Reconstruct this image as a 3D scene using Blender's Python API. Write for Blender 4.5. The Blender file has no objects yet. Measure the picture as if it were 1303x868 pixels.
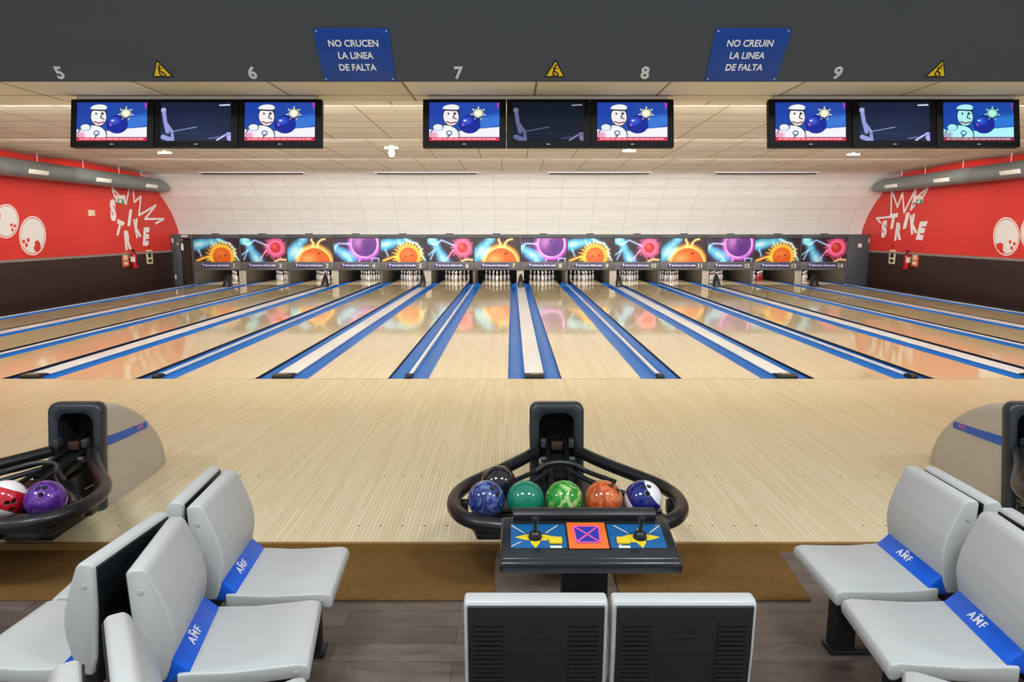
import bpy, bmesh, math, random
import numpy as np
from mathutils import Vector, Matrix
random.seed(7)
SC = bpy.context.scene
COL = SC.collection
R = math.radians
PI = math.pi

# ------------------------------------------------------------------ camera constants
F_PX, PITCH, CAM = 870.0, R(9.2), Vector((-.313, -9.17, 2.01))
_c, _s = math.cos(PITCH), math.sin(PITCH)
def on_x(px, py, x):                       # point of the side wall plane seen at a photo pixel
    u, v = (px-651.5)/F_PX, (434-py)/F_PX
    t = (x-CAM.x)/u
    return Vector((x, CAM.y+t*(_c+v*_s), CAM.z+t*(-_s+v*_c)))

# ------------------------------------------------------------------ materials
def lin(c):
    if isinstance(c, str):
        c = c.lstrip('#'); c = [int(c[i:i+2], 16)/255 for i in (0, 2, 4)]
    return tuple((x/12.92 if x <= .04045 else ((x+.055)/1.055)**2.4) for x in c[:3])
def nmat(name):
    m = bpy.data.materials.new(name); m.use_nodes = True
    return m, m.node_tree.nodes, m.node_tree.links, m.node_tree.nodes['Principled BSDF']
def mat(name, c, rough=.5, metal=0., spec=.5, bump=0., bscale=60., var=0., vscale=6., coat=0.):
    m, N, L, b = nmat(name)
    col = lin(c)
    b.inputs['Base Color'].default_value = (*col, 1)
    b.inputs['Roughness'].default_value = rough
    b.inputs['Metallic'].default_value = metal
    b.inputs['Specular IOR Level'].default_value = spec
    b.inputs['Coat Weight'].default_value = coat
    b.inputs['Coat Roughness'].default_value = .05
    tc = N.new('ShaderNodeTexCoord')
    if var > 0:
        n = N.new('ShaderNodeTexNoise'); n.inputs['Scale'].default_value = vscale; n.inputs['Detail'].default_value = 5
        mx = N.new('ShaderNodeMix'); mx.data_type = 'RGBA'
        mx.inputs[6].default_value = (*[x*(1-var) for x in col], 1)
        mx.inputs[7].default_value = (*[min(1, x*(1+var)) for x in col], 1)
        L.new(tc.outputs['Object'], n.inputs['Vector']); L.new(n.outputs['Fac'], mx.inputs[0]); L.new(mx.outputs[2], b.inputs['Base Color'])
    if bump > 0:
        n2 = N.new('ShaderNodeTexNoise'); n2.inputs['Scale'].default_value = bscale; n2.inputs['Detail'].default_value = 3
        bp = N.new('ShaderNodeBump'); bp.inputs['Strength'].default_value = bump; bp.inputs['Distance'].default_value = .01
        L.new(tc.outputs['Object'], n2.inputs['Vector']); L.new(n2.outputs['Fac'], bp.inputs['Height']); L.new(bp.outputs['Normal'], b.inputs['Normal'])
    return m
def emat(name, c, s):
    m, N, L, b = nmat(name)
    b.inputs['Base Color'].default_value = (*lin(c), 1)
    b.inputs['Emission Color'].default_value = (*lin(c), 1)
    b.inputs['Emission Strength'].default_value = s
    return m
def attr_mat(name, emit=0., rough=.4):
    m, N, L, b = nmat(name)
    a = N.new('ShaderNodeAttribute'); a.attribute_name = 'print'
    if emit:
        b.inputs['Base Color'].default_value = (.005, .005, .006, 1)
        L.new(a.outputs['Color'], b.inputs['Emission Color']); b.inputs['Emission Strength'].default_value = emit
    else:
        L.new(a.outputs['Color'], b.inputs['Base Color'])
    b.inputs['Roughness'].default_value = rough; b.inputs['Specular IOR Level'].default_value = .15 if emit else .5
    return m
def brick_mat(name, c1, c2, mortar, w, h, ms, rough, uv=False, rot=0., offset=.5, noise=.0, nscale=(1, 1, 1), spec=.5, bump=0., coat=0., coat_rough=.05, rvar=0.):
    m, N, L, b = nmat(name)
    tc = N.new('ShaderNodeTexCoord'); mp = N.new('ShaderNodeMapping'); mp.inputs['Rotation'].default_value = (0, 0, rot)
    L.new(tc.outputs['UV' if uv else 'Object'], mp.inputs['Vector'])
    br = N.new('ShaderNodeTexBrick'); br.offset = offset
    br.inputs['Scale'].default_value = 1; br.inputs['Brick Width'].default_value = w; br.inputs['Row Height'].default_value = h
    br.inputs['Mortar Size'].default_value = ms; br.inputs['Mortar Smooth'].default_value = .2
    br.inputs['Color1'].default_value = (*lin(c1), 1); br.inputs['Color2'].default_value = (*lin(c2), 1); br.inputs['Mortar'].default_value = (*lin(mortar), 1)
    L.new(mp.outputs['Vector'], br.inputs['Vector'])
    out = br.outputs['Color']
    if noise > 0:
        mp2 = N.new('ShaderNodeMapping'); mp2.inputs['Scale'].default_value = nscale
        n = N.new('ShaderNodeTexNoise'); n.inputs['Scale'].default_value = 1; n.inputs['Detail'].default_value = 6; n.inputs['Roughness'].default_value = .65
        L.new(tc.outputs['UV' if uv else 'Object'], mp2.inputs['Vector']); L.new(mp2.outputs['Vector'], n.inputs['Vector'])
        mr = N.new('ShaderNodeMapRange'); mr.inputs['From Min'].default_value = .3; mr.inputs['From Max'].default_value = .7
        mr.inputs['To Min'].default_value = 1-noise; mr.inputs['To Max'].default_value = 1+noise*.6
        L.new(n.outputs['Fac'], mr.inputs['Value'])
        mx = N.new('ShaderNodeMix'); mx.data_type = 'RGBA'; mx.blend_type = 'MULTIPLY'; mx.inputs[0].default_value = 1
        L.new(out, mx.inputs[6]); L.new(mr.outputs['Result'], mx.inputs[7]); out = mx.outputs[2]
        if rvar:
            mr2 = N.new('ShaderNodeMapRange'); mr2.inputs['To Min'].default_value = rough-rvar; mr2.inputs['To Max'].default_value = rough+rvar
            L.new(n.outputs['Fac'], mr2.inputs['Value']); L.new(mr2.outputs['Result'], b.inputs['Roughness'])
    L.new(out, b.inputs['Base Color'])
    if not rvar: b.inputs['Roughness'].default_value = rough
    b.inputs['Specular IOR Level'].default_value = spec
    b.inputs['Coat Weight'].default_value = coat; b.inputs['Coat Roughness'].default_value = coat_rough
    if bump:
        bp = N.new('ShaderNodeBump'); bp.inputs['Strength'].default_value = bump; bp.inputs['Distance'].default_value = .01; bp.invert = True
        L.new(br.outputs['Fac'], bp.inputs['Height']); L.new(bp.outputs['Normal'], b.inputs['Normal'])
    return m
def marble_mat(name, stops, scale, dist, rough=.12, detail=6):
    m, N, L, b = nmat(name)
    tc = N.new('ShaderNodeTexCoord'); n = N.new('ShaderNodeTexNoise')
    n.inputs['Scale'].default_value = scale; n.inputs['Detail'].default_value = detail; n.inputs['Distortion'].default_value = dist
    r = N.new('ShaderNodeValToRGB'); e = r.color_ramp.elements
    while len(e) < len(stops): e.new(.5)
    for i, (p, c) in enumerate(stops): e[i].position = p; e[i].color = (*lin(c), 1)
    L.new(tc.outputs['Object'], n.inputs['Vector']); L.new(n.outputs['Fac'], r.inputs['Fac']); L.new(r.outputs['Color'], b.inputs['Base Color'])
    b.inputs['Roughness'].default_value = rough; b.inputs['Coat Weight'].default_value = .4
    return m
def band_mat(name, cband, cother, axis, lo, hi, rough=.15):
    m, N, L, b = nmat(name)
    tc = N.new('ShaderNodeTexCoord'); d = N.new('ShaderNodeVectorMath'); d.operation = 'DOT_PRODUCT'
    d.inputs[1].default_value = Vector(axis).normalized()
    L.new(tc.outputs['Object'], d.inputs[0])
    r = N.new('ShaderNodeValToRGB'); r.color_ramp.interpolation = 'CONSTANT'; e = r.color_ramp.elements; e.new(.5)
    mr = N.new('ShaderNodeMapRange'); mr.inputs['From Min'].default_value = -.12; mr.inputs['From Max'].default_value = .12
    for i, (p, c) in enumerate(((0, cother), ((lo+.12)/.24, cband), ((hi+.12)/.24, cother))): e[i].position = p; e[i].color = (*lin(c), 1)
    L.new(d.outputs['Value'], mr.inputs['Value']); L.new(mr.outputs['Result'], r.inputs['Fac']); L.new(r.outputs['Color'], b.inputs['Base Color'])
    b.inputs['Roughness'].default_value = rough; b.inputs['Coat Weight'].default_value = .4
    return m

M = {}
M['approach'] = brick_mat('approach_maple', '#DCD0B0', '#D3C49E', '#BEAC84', 1.1, .029, .0022, .27, rot=PI/2, noise=.055, nscale=(26, 1.6, 1), spec=.45)
M['lane'] = brick_mat('lane_maple', '#DCCCA6', '#D4C199', '#C0AA80', 1.6, .027, .0012, .06, rot=PI/2, noise=.06, nscale=(36, .8, 1), spec=.5)
M['lane_side'] = mat('lane_edge_black', '#141416', .5)
M['gutter'] = mat('gutter_blue', '#0A70CC', .3, spec=.22)
M['cap_white'] = mat('division_cap_white', '#D6D8DB', .32)
M['cap_edge'] = mat('division_edge_blue', '#0A70CC', .35)
M['black_plastic'] = mat('black_plastic', '#17191C', .38)
M['black_gloss'] = mat('black_gloss_plastic', '#202428', .22, bump=.05, bscale=180)
M['blackpad'] = mat('black_vinyl_padding', '#15171A', .3, bump=.08, bscale=120)
M['black_matte'] = mat('matt_black', '#0B0B0C', .8)
M['tan'] = mat('tan_label', '#8A7C5C', .5)
M['planks'] = brick_mat('dark_vinyl_planks', '#74675F', '#5A4F4A', '#332D2B', 1.2, .15, .002, .36, noise=.42, nscale=(4.5, 16, 1), spec=.5, rvar=.08)
M['mat'] = mat('brown_coir', '#7F5F34', .95, spec=.1, bump=.9, bscale=260, var=.3, vscale=34)
M['step'] = mat('step_oak', '#86632E', .5, var=.18, vscale=9)
M['underfloor'] = mat('underfloor_dark', '#1B1918', .8)
M['walkway'] = mat('dark_walkway', '#241C19', .6)
M['red'] = mat('red_paint', '#D8332A', .38, spec=.4)
M['wain'] = brick_mat('dark_brown_wainscot', '#351F1A', '#2D1B17', '#1D1210', 3.0, .16, .004, .42, uv=True, rot=PI/2, noise=.15, nscale=(30, 2, 1))
M['rail'] = mat('grey_dado_rail', '#8B8480', .5)
M['ceil'] = brick_mat('ceiling_tiles', '#EBE3D2', '#E0D6C0', '#9A8B6C', 1.22, .66, .014, .85, uv=True, offset=0., noise=.07, nscale=(.4, 3, 1), spec=.2, bump=.3)
M['curve'] = brick_mat('curved_wall_tiles', '#F4F2EC', '#F2EFE8', '#DDD7CA', 1.22, .62, .010, .8, uv=True, offset=0., noise=.04, nscale=(1, 4, 1), spec=.2, bump=.4)
M['fascia'] = mat('slate_grey_fascia', '#41484F', .55, var=.04, vscale=1.5)
M['grey_frame'] = mat('mask_frame_grey', '#4A4D51', .5)
M['grey_sill'] = mat('mask_sill_grey', '#63625F', .5, var=.1)
M['panel_grey'] = mat('side_panel_grey', '#4B4F55', .5)
M['brown'] = mat('doorway_brown', '#3A2219', .6)
M['blue_sign'] = mat('blue_sign', '#10439A', .35)
M['plate_blue'] = mat('lane_plate_blue', '#272E78', .4)
M['white'] = mat('white_paint', '#F0F0EE', .5)
M['offwhite'] = mat('offwhite', '#D9D6CC', .5)
M['numeral'] = mat('numeral_white', '#CFCFCD', .5)
M['yellow'] = mat('warning_yellow', '#E8C01C', .45)
M['black'] = mat('black_print', '#15120C', .5)
M['steel'] = mat('galvanised_duct', '#7F8585', .42, metal=.35, var=.1, vscale=3)
M['grille'] = mat('white_grille', '#E8E5DC', .5)
M['wire'] = mat('hanger_wire', '#C9C9C9', .4, metal=.5)
M['slot'] = mat('vent_slot_dark', '#2A2A2C', .7)
M['seat'] = mat('seat_grey_plastic', '#B6B9B8', .36, spec=.45, bump=.05, bscale=300)
M['seat_blue'] = mat('seat_strip_blue', '#0A5BD2', .35)
M['seat_back'] = mat('seat_back_black', '#0F161A', .5)
M['bolt'] = mat('bolt_grey', '#B9BCBC', .35)
M['bonnet'] = mat('bonnet_stone_grey', '#B9B2A4', .45, var=.04, vscale=8)
M['collar'] = mat('collar_charcoal', '#2A3036', .3)
M['stripe'] = mat('bonnet_stripe_blue', '#1658BE', .35)
M['machine'] = mat('machinery_dark', '#1A1C1D', .4, metal=.3)
M['machine2'] = mat('machinery_grey', '#4B5052', .4, metal=.5)
M['pin_white'] = mat('pin_white', '#F2EFEC', .18, coat=.3)
M['pin_red'] = mat('pin_red', '#C02A2E', .25)
M['kick'] = mat('kickback_cream', '#BDB4A2', .5)
M['kick_dark'] = mat('kickback_brown', '#4D4236', .6)
M['pit'] = mat('pit_black', '#070707', .8)
M['tv'] = mat('tv_casing_black', '#07080A', .5, spec=.25)
M['screen'] = attr_mat('screen_picture', 1.0, .2)
M['art'] = attr_mat('mask_print', 0, .35)
M['con_blue'] = mat('console_blue', '#10588E', .35)
M['con_orange'] = mat('console_orange', '#E06A26', .4)
M['con_purple'] = mat('console_purple', '#2B2E9A', .4)
M['con_pink'] = mat('console_pink', '#E0569A', .4)
M['con_yellow'] = mat('console_yellow', '#D8C022', .4)
M['ext_red'] = mat('extinguisher_red', '#B81320', .25)
M['exit_green'] = mat('exit_green', '#4E9678', .4)
M['sign_red'] = mat('fire_sign_red', '#D8603E', .5)
M['sign_cream'] = mat('fire_sign_cream', '#E0D3B0', .5)
M['lamp'] = emat('lamp_glow', '#FFF4E0', 3.0)
M['hole'] = mat('finger_hole_dark', '#0A0A10', .6)
M['b_blue'] = marble_mat('ball_blue_marble', [(.3, '#141C48'), (.5, '#26387C'), (.72, '#7C8CC0')], 14, 2.5)
M['b_teal'] = marble_mat('ball_teal', [(.3, '#0A6B54'), (.7, '#12866A')], 8, 1)
M['b_green'] = marble_mat('ball_green_marble', [(.35, '#0F7A22'), (.5, '#2E9A35'), (.62, '#B4CE86')], 11, 1.8)
M['b_orange'] = marble_mat('ball_orange_marble', [(.3, '#8C3A1A'), (.5, '#C65A28'), (.7, '#DE8A55')], 16, 1.5)
M['b_black'] = marble_mat('ball_black', [(.3, '#0C0D10'), (.7, '#1B1D22')], 9, 1)
M['b_purple'] = marble_mat('ball_purple', [(.3, '#3F1C6A'), (.55, '#5A2A8C'), (.75, '#8A5BB8')], 12, 1.2)
M['b_navy'] = band_mat('ball_navy_white', '#141F6E', '#E6E6EC', (.8, -.15, .62), -.055, .068)
M['b_red'] = band_mat('ball_red_white', '#C01428', '#EEEAEA', (.23, .51, .81), -.06, .055)

# ------------------------------------------------------------------ mesh builder
def ident(): return Matrix.Identity(4)
class MB:
    def __init__(self): self.bm = bmesh.new()
    def _take(self, b, X=None, mi=0, smooth=None):
        for f in b.faces:
            f.material_index = mi
        if X is not None: bmesh.ops.transform(b, matrix=X, verts=b.verts)
        me = bpy.data.meshes.new('tmp'); b.to_mesh(me); b.free()
        self.bm.from_mesh(me); bpy.data.meshes.remove(me)
        return self
    def box(self, x0, x1, y0, y1, z0, z1, bev=0., mi=0, X=None, seg=2):
        b = bmesh.new(); bmesh.ops.create_cube(b, size=1)
        for v in b.verts:
            v.co = Vector(((x0+x1)/2+v.co.x*(x1-x0), (y0+y1)/2+v.co.y*(y1-y0), (z0+z1)/2+v.co.z*(z1-z0)))
        if bev: bmesh.ops.bevel(b, geom=b.edges[:], offset=bev, segments=seg, profile=.5, affect='EDGES')
        return self._take(b, X, mi)
    def prism(self, pts, d0, d1, axis='y', bev=0., mi=0, X=None, seg=2):
        """outline pts in the plane across `axis`, extruded from d0 to d1"""
        b = bmesh.new()
        def P(p, d): return {'y': (p[0], d, p[1]), 'x': (d, p[0], p[1]), 'z': (p[0], p[1], d)}[axis]
        A = [b.verts.new(P(p, d0)) for p in pts]; B = [b.verts.new(P(p, d1)) for p in pts]
        n = len(pts); b.faces.new(A); b.faces.new(B[::-1])
        for i in range(n): b.faces.new((A[i], B[i], B[(i+1) % n], A[(i+1) % n]))
        bmesh.ops.recalc_face_normals(b, faces=b.faces)
        if bev: bmesh.ops.bevel(b, geom=b.edges[:], offset=bev, segments=seg, profile=.5, affect='EDGES', clamp_overlap=True)
        return self._take(b, X, mi)
    def cyl(self, p0, p1, r, n=16, mi=0, r2=None, X=None):
        p0, p1 = Vector(p0), Vector(p1); d = p1-p0
        b = bmesh.new(); bmesh.ops.create_cone(b, cap_ends=True, segments=n, radius1=r, radius2=r if r2 is None else r2, depth=d.length)
        T = Matrix.Translation((p0+p1)/2) @ d.to_track_quat('Z', 'Y').to_matrix().to_4x4()
        bmesh.ops.transform(b, matrix=T, verts=b.verts)
        return self._take(b, X, mi)
    def sphere(self, c, r, mi=0, s=(1, 1, 1), X=None, n=20):
        b = bmesh.new(); bmesh.ops.create_uvsphere(b, u_segments=n, v_segments=n//2+2, radius=r)
        bmesh.ops.transform(b, matrix=Matrix.Translation(c) @ Matrix.Diagonal((*s, 1)), verts=b.verts)
        return self._take(b, X, mi)
    def lathe(self, prof, n=20, mi=0, X=None, c=(0, 0, 0)):
        b = bmesh.new(); rings = []
        for r, z in prof:
            if r < 1e-5: rings.append([b.verts.new((c[0], c[1], c[2]+z))])
            else: rings.append([b.verts.new((c[0]+r*math.cos(2*PI*i/n), c[1]+r*math.sin(2*PI*i/n), c[2]+z)) for i in range(n)])
        for A, B in zip(rings, rings[1:]):
            for i in range(n):
                j = (i+1) % n
                if len(A) == 1 and len(B) == 1: continue
                if len(A) == 1: b.faces.new((A[0], B[j], B[i]))
                elif len(B) == 1: b.faces.new((A[i], A[j], B[0]))
                else: b.faces.new((A[i], A[j], B[j], B[i]))
        bmesh.ops.recalc_face_normals(b, faces=b.faces)
        return self._take(b, X, mi)
    def tube(self, pts, r, n=12, mi=0, closed=False, X=None, sub=0):
        pts = [Vector(p) for p in pts]
        for _ in range(sub):
            q = []
            m = len(pts)
            for i in range(m if closed else m-1):
                a, c = pts[i], pts[(i+1) % m]
                q += [a*.75+c*.25, a*.25+c*.75]
            if not closed: q = [pts[0]]+q+[pts[-1]]
            pts = q
        b = bmesh.new(); rings = []; m = len(pts); up = Vector((0, 0, 1))
        for i, p in enumerate(pts):
            a = pts[(i-1) % m] if (closed or i) else p
            c = pts[(i+1) % m] if (closed or i < m-1) else p
            t = (c-a).normalized()
            s = t.cross(up)
            s = s.normalized() if s.length > 1e-4 else Vector((1, 0, 0))
            w = s.cross(t)
            rings.append([b.verts.new(p+s*r*math.cos(2*PI*k/n)+w*r*math.sin(2*PI*k/n)) for k in range(n)])
        for i in range(m if closed else m-1):
            A, B = rings[i], rings[(i+1) % m]
            for k in range(n): b.faces.new((A[k], A[(k+1) % n], B[(k+1) % n], B[k]))
        if not closed: b.faces.new(rings[0][::-1]); b.faces.new(rings[-1])
        bmesh.ops.recalc_face_normals(b, faces=b.faces)
        return self._take(b, X, mi)
    def loft(self, secs, mi=0, closed=True, caps=True, X=None):
        b = bmesh.new(); V = [[b.verts.new(p) for p in s] for s in secs]
        for A, B in zip(V, V[1:]):
            n = len(A)
            for i in range(n if closed else n-1): b.faces.new((A[i], A[(i+1) % n], B[(i+1) % n], B[i]))
        if caps and closed: b.faces.new(V[0][::-1]); b.faces.new(V[-1])
        bmesh.ops.recalc_face_normals(b, faces=b.faces)
        return self._take(b, X, mi)
    def mesh(self, me, X=None, mi=0):
        b = bmesh.new(); b.from_mesh(me)
        return self._take(b, X, mi)
    def poly(self, pts, mi=0):
        b = bmesh.new(); b.faces.new([b.verts.new(p) for p in pts])
        return self._take(b, None, mi)
    def build(self, name, mats, parent=None, angle=35, loc=None):
        me = bpy.data.meshes.new(name); self.bm.to_mesh(me); self.bm.free()
        for m in (mats if isinstance(mats, (list, tuple)) else [mats]): me.materials.append(M[m] if isinstance(m, str) else m)
        for p in me.polygons: p.use_smooth = angle > 0
        if angle > 0: me.set_sharp_from_angle(angle=R(angle))
        o = bpy.data.objects.new(name, me); COL.objects.link(o)
        if parent: o.parent = parent
        if loc is not None: o.location = loc
        return o

def tag(o, label=None, cat=None, group=None, kind=None):
    if label: o['label'] = label
    if cat: o['category'] = cat
    if group: o['group'] = group
    if kind: o['kind'] = kind
    return o
def thing(name, label, cat, loc=(0, 0, 0), rz=0., group=None):
    o = bpy.data.objects.new(name, None); COL.objects.link(o); o.empty_display_size = .1
    o.location = loc; o.rotation_euler = (0, 0, rz)
    return tag(o, label, cat, group)
def struct(mb, name, mats, angle=0): return tag(mb.build(name, mats, angle=angle), kind='structure')
def copy_tree(o, parent=None):
    c = o.copy(); COL.objects.link(c)
    if parent: c.parent = parent
    for ch in list(o.children):
        copy_tree(ch, c)
    return c
def dup(o, loc, rz=0., label=None, group=None):
    c = copy_tree(o); c.location = loc; c.rotation_euler = (0, 0, rz)
    if label: c['label'] = label
    if group: c['group'] = group
    return c
def text_me(body, size=1., ext=0., bold=0., shear=0., sp=1., line=1.):
    cu = bpy.data.curves.new('txt', 'FONT'); cu.body = body; cu.size = size; cu.extrude = ext; cu.offset = bold
    cu.align_x = 'CENTER'; cu.align_y = 'CENTER'; cu.shear = shear; cu.space_character = sp; cu.space_line = line
    cu.resolution_u = 3
    o = bpy.data.objects.new('txt', cu)
    me = bpy.data.meshes.new_from_object(o)
    bpy.data.objects.remove(o); bpy.data.curves.remove(cu)
    return me
WORDS = ['zero', 'one', 'two', 'three', 'four', 'five', 'six', 'seven', 'eight', 'nine', 'ten', 'eleven', 'twelve', 'thirteen', 'fourteen']

# ------------------------------------------------------------------ printed pictures (flat prints and screens)
class Paint:
    def __init__(self, nx, ny, asp):
        u = np.linspace(0, asp, nx); v = np.linspace(0, 1, ny)
        self.U, self.V = np.meshgrid(u, v); self.C = np.zeros((ny, nx, 3)); self.asp = asp; self.nx, self.ny = nx, ny
        self.px = 1.2/ny
    def mix(self, a, c):
        a = np.clip(a, 0, 1)[..., None]; self.C = self.C*(1-a)+np.array([int(c[i:i+2], 16)/255 for i in (1, 3, 5)])*a
    def add(self, a, c):
        self.C = np.clip(self.C+np.clip(a, 0, 1)[..., None]*np.array([int(c[i:i+2], 16)/255 for i in (1, 3, 5)]), 0, 1)
    def ed(self, cx, cy, rx, ry, rot=0):
        r = R(rot); x = (self.U-cx)*math.cos(r)+(self.V-cy)*math.sin(r); y = -(self.U-cx)*math.sin(r)+(self.V-cy)*math.cos(r)
        return (np.sqrt((x/rx)**2+(y/ry)**2)-1)*min(rx, ry)
    def ell(self, cx, cy, rx, ry, c, rot=0, soft=None):
        s = soft or self.px
        self.mix(.5-self.ed(cx, cy, rx, ry, rot)/s, c)
    def ring(self, cx, cy, r, w, c, glow=0.):
        d = np.abs(self.ed(cx, cy, r, r))
        if glow: self.add(np.exp(-(d/glow)**2)*.8, c)
        self.mix(.5-(d-w)/self.px, c)
    def line(self, pts, w, c, glow=0., gc=None):
        d = np.full(self.U.shape, 9.)
        for (x0, y0), (x1, y1) in zip(pts, pts[1:]):
            dx, dy = x1-x0, y1-y0; t = np.clip(((self.U-x0)*dx+(self.V-y0)*dy)/(dx*dx+dy*dy+1e-9), 0, 1)
            d = np.minimum(d, np.hypot(self.U-x0-t*dx, self.V-y0-t*dy))
        if glow: self.add(np.exp(-(d/glow)**2)*.7, gc or c)
        self.mix(.5-(d-w)/self.px, c)
    def poly(self, pts, c):
        ins = np.zeros(self.U.shape, bool); n = len(pts)
        for i in range(n):
            (x0, y0), (x1, y1) = pts[i], pts[(i+1) % n]
            if y0 == y1: continue
            k = ((y0 > self.V) != (y1 > self.V)) & (self.U < (x1-x0)*(self.V-y0)/(y1-y0)+x0)
            ins ^= k
        self.mix(ins*1., c)
    def mesh(self, name, w, h, tilt=None):
        """vertical grid in local XZ facing -Y, centred"""
        nx, ny = self.nx, self.ny
        xs = (self.U/self.asp-.5)*w; zs = (self.V-.5)*h
        co = np.stack([xs, np.zeros_like(xs), zs], -1).reshape(-1, 3)
        idx = np.arange(nx*ny).reshape(ny, nx)
        fc = np.stack([idx[:-1, :-1], idx[:-1, 1:], idx[1:, 1:], idx[1:, :-1]], -1).reshape(-1, 4)
        me = bpy.data.meshes.new(name); me.from_pydata(co.tolist(), [], fc.tolist())
        a = me.color_attributes.new('print', 'FLOAT_COLOR', 'POINT')
        L = np.where(self.C <= .04045, self.C/12.92, ((self.C+.055)/1.055)**2.4).reshape(-1, 3)
        a.data.foreach_set('color', np.concatenate([L, np.ones((nx*ny, 1))], 1).astype(np.float32).ravel())
        return me
def bg_noise(p, seed, c, k=26):
    rs = np.random.RandomState(seed)
    for _ in range(k):
        x, y = rs.rand()*p.asp, rs.rand()
        p.add(np.exp(-(p.ed(x, y, .1, .1)+.1)**2/.012)*.16, c)
def pin_shape(p, x, y, L, rot, glow='#2FB8E8', body='#BFEFFA'):
    r = R(rot); ax = (math.cos(r), math.sin(r))
    P = lambda t: (x+ax[0]*t*L, y+ax[1]*t*L)
    d = np.minimum(np.minimum(p.ed(*P(-.2), .34*L, .155*L, rot), p.ed(*P(.36), .15*L, .085*L, rot)), p.ed(*P(.15), .3*L, .075*L, rot))
    p.add(np.exp(-(np.maximum(d, 0)/.11)**2)*.9, glow); p.mix(.5-d/.02, '#5FC9EA'); p.mix(.5-(d+.05*L)/(.06*L), body)
    p.line([P(.22), (P(.22)[0]+.001, P(.22)[1])], .012, '#1B3A66'); p.line([P(.30), (P(.30)[0]+.001, P(.30)[1])], .012, '#1B3A66')
ART_ASP = 1.95
def art_sun():
    p = Paint(150, 78, ART_ASP); p.mix(np.ones_like(p.U), '#22141C'); bg_noise(p, 1, '#5A2034')
    pin_shape(p, .42, .78, .95, 12)
    p.line([(1.05, .98), (1.25, .86), (1.55, .78), (1.72, .55), (1.75, .3), (1.9, .05)], .018, '#CFF4FF', .07, '#3FB4E8')
    p.line([(.2, .5), (.3, .25)], .012, '#BFE9F5', .05, '#3FB4E8')
    c = (1.18, .22)
    p.add(np.exp(-(np.maximum(p.ed(*c, .42, .42), 0)/.17)**2), '#F0A010')
    for k in range(26):
        a = 2*PI*k/26; q = .62 + .1*((k*7) % 5)/4
        p.line([(c[0]+.42*math.cos(a), c[1]+.42*math.sin(a)), (c[0]+q*math.cos(a), c[1]+q*math.sin(a))], .008, '#FFD75A', .02)
    p.line([(.1, .05), (.5, .2), (.8, .18)], .03, '#FFDC60', .08, '#E89010')
    p.ell(*c, .42, .42, '#FFC83C'); p.ell(*c, .39, .39, '#E8661E'); p.ell(c[0]-.08, c[1]+.12, .2, .16, '#F08438', soft=.2)
    p.ell(c[0]-.1, c[1]+.02, .035, .03, '#5A1A0A'); p.ell(c[0]+.14, c[1]+.05, .04, .03, '#5A1A0A'); p.ell(c[0]-.17, c[1]-.04, .03, .02, '#5A1A0A')
    return p
def art_red():
    p = Paint(150, 78, ART_ASP); p.mix(np.ones_like(p.U), '#2A1622'); bg_noise(p, 2, '#54203C')
    p.add(np.exp(-(p.ed(.16, .9, .16, .1)/.09)**2)*.9, '#3FC0EA'); p.ell(.16, .93, .1, .06, '#BFF0FA', 20, .06)
    p.line([(.16, .8), (.35, .72), (.6, .92), (.85, .82), (1.15, .68)], .016, '#CFE8FF', .06, '#5A8AD8')
    pin_shape(p, .58, .28, .9, 118)
    p.line([(.05, .3), (.3, .5), (.12, .1)], .012, '#CFF4FF', .05, '#3FB4E8')
    p.line([(1.1, .5), (.85, .15)], .012, '#E8D0E8', .05, '#B84A8A')
    c = (1.5, .6)
    p.add(np.exp(-(np.maximum(p.ed(*c, .25, .25), 0)/.16)**2), '#E0306A')
    for k in range(28):
        a = 2*PI*k/28; q = .4+.06*(k % 3)
        p.line([(c[0]+.25*math.cos(a), c[1]+.25*math.sin(a)), (c[0]+q*math.cos(a), c[1]+q*math.sin(a))], .006, '#FF8FB0', .015)
    p.ell(*c, .26, .26, '#FFA8B8'); p.ell(*c, .235, .235, '#D8303C'); p.ell(c[0]-.05, c[1]+.06, .1, .09, '#F06A64', soft=.12); p.ell(c[0]+.05, c[1]+.08, .025, .02, '#501018')
    p.line([(1.45, .02), (1.65, .1), (1.95, .08)], .03, '#FFE0B0', .07, '#E89A40')
    return p
def art_orange():
    p = Paint(150, 78, ART_ASP); p.mix(np.ones_like(p.U), '#2A1820'); bg_noise(p, 3, '#6A2440')
    pin_shape(p, .42, .62, 1.15, 52)
    c = (1.15, -.1)
    p.add(np.exp(-(np.maximum(p.ed(*c, .74, .74), 0)/.13)**2), '#F0B030')
    p.line([(1.1, .62), (1.12, .8), (1.04, .92), (1.06, .99)], .035, '#FFE9A0', .06, '#F0A020')
    p.line([(1.28, .62), (1.34, .82), (1.46, .93), (1.62, .97)], .035, '#FFE9A0', .06, '#F0A020')
    p.ell(*c, .74, .74, '#FFE28A'); p.ell(*c, .68, .68, '#E86A1C'); p.ell(.86, .12, .3, .2, '#F8B060', soft=.3); p.ell(1.36, .36, .06, .035, '#6A1C10', 20)
    return p
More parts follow.
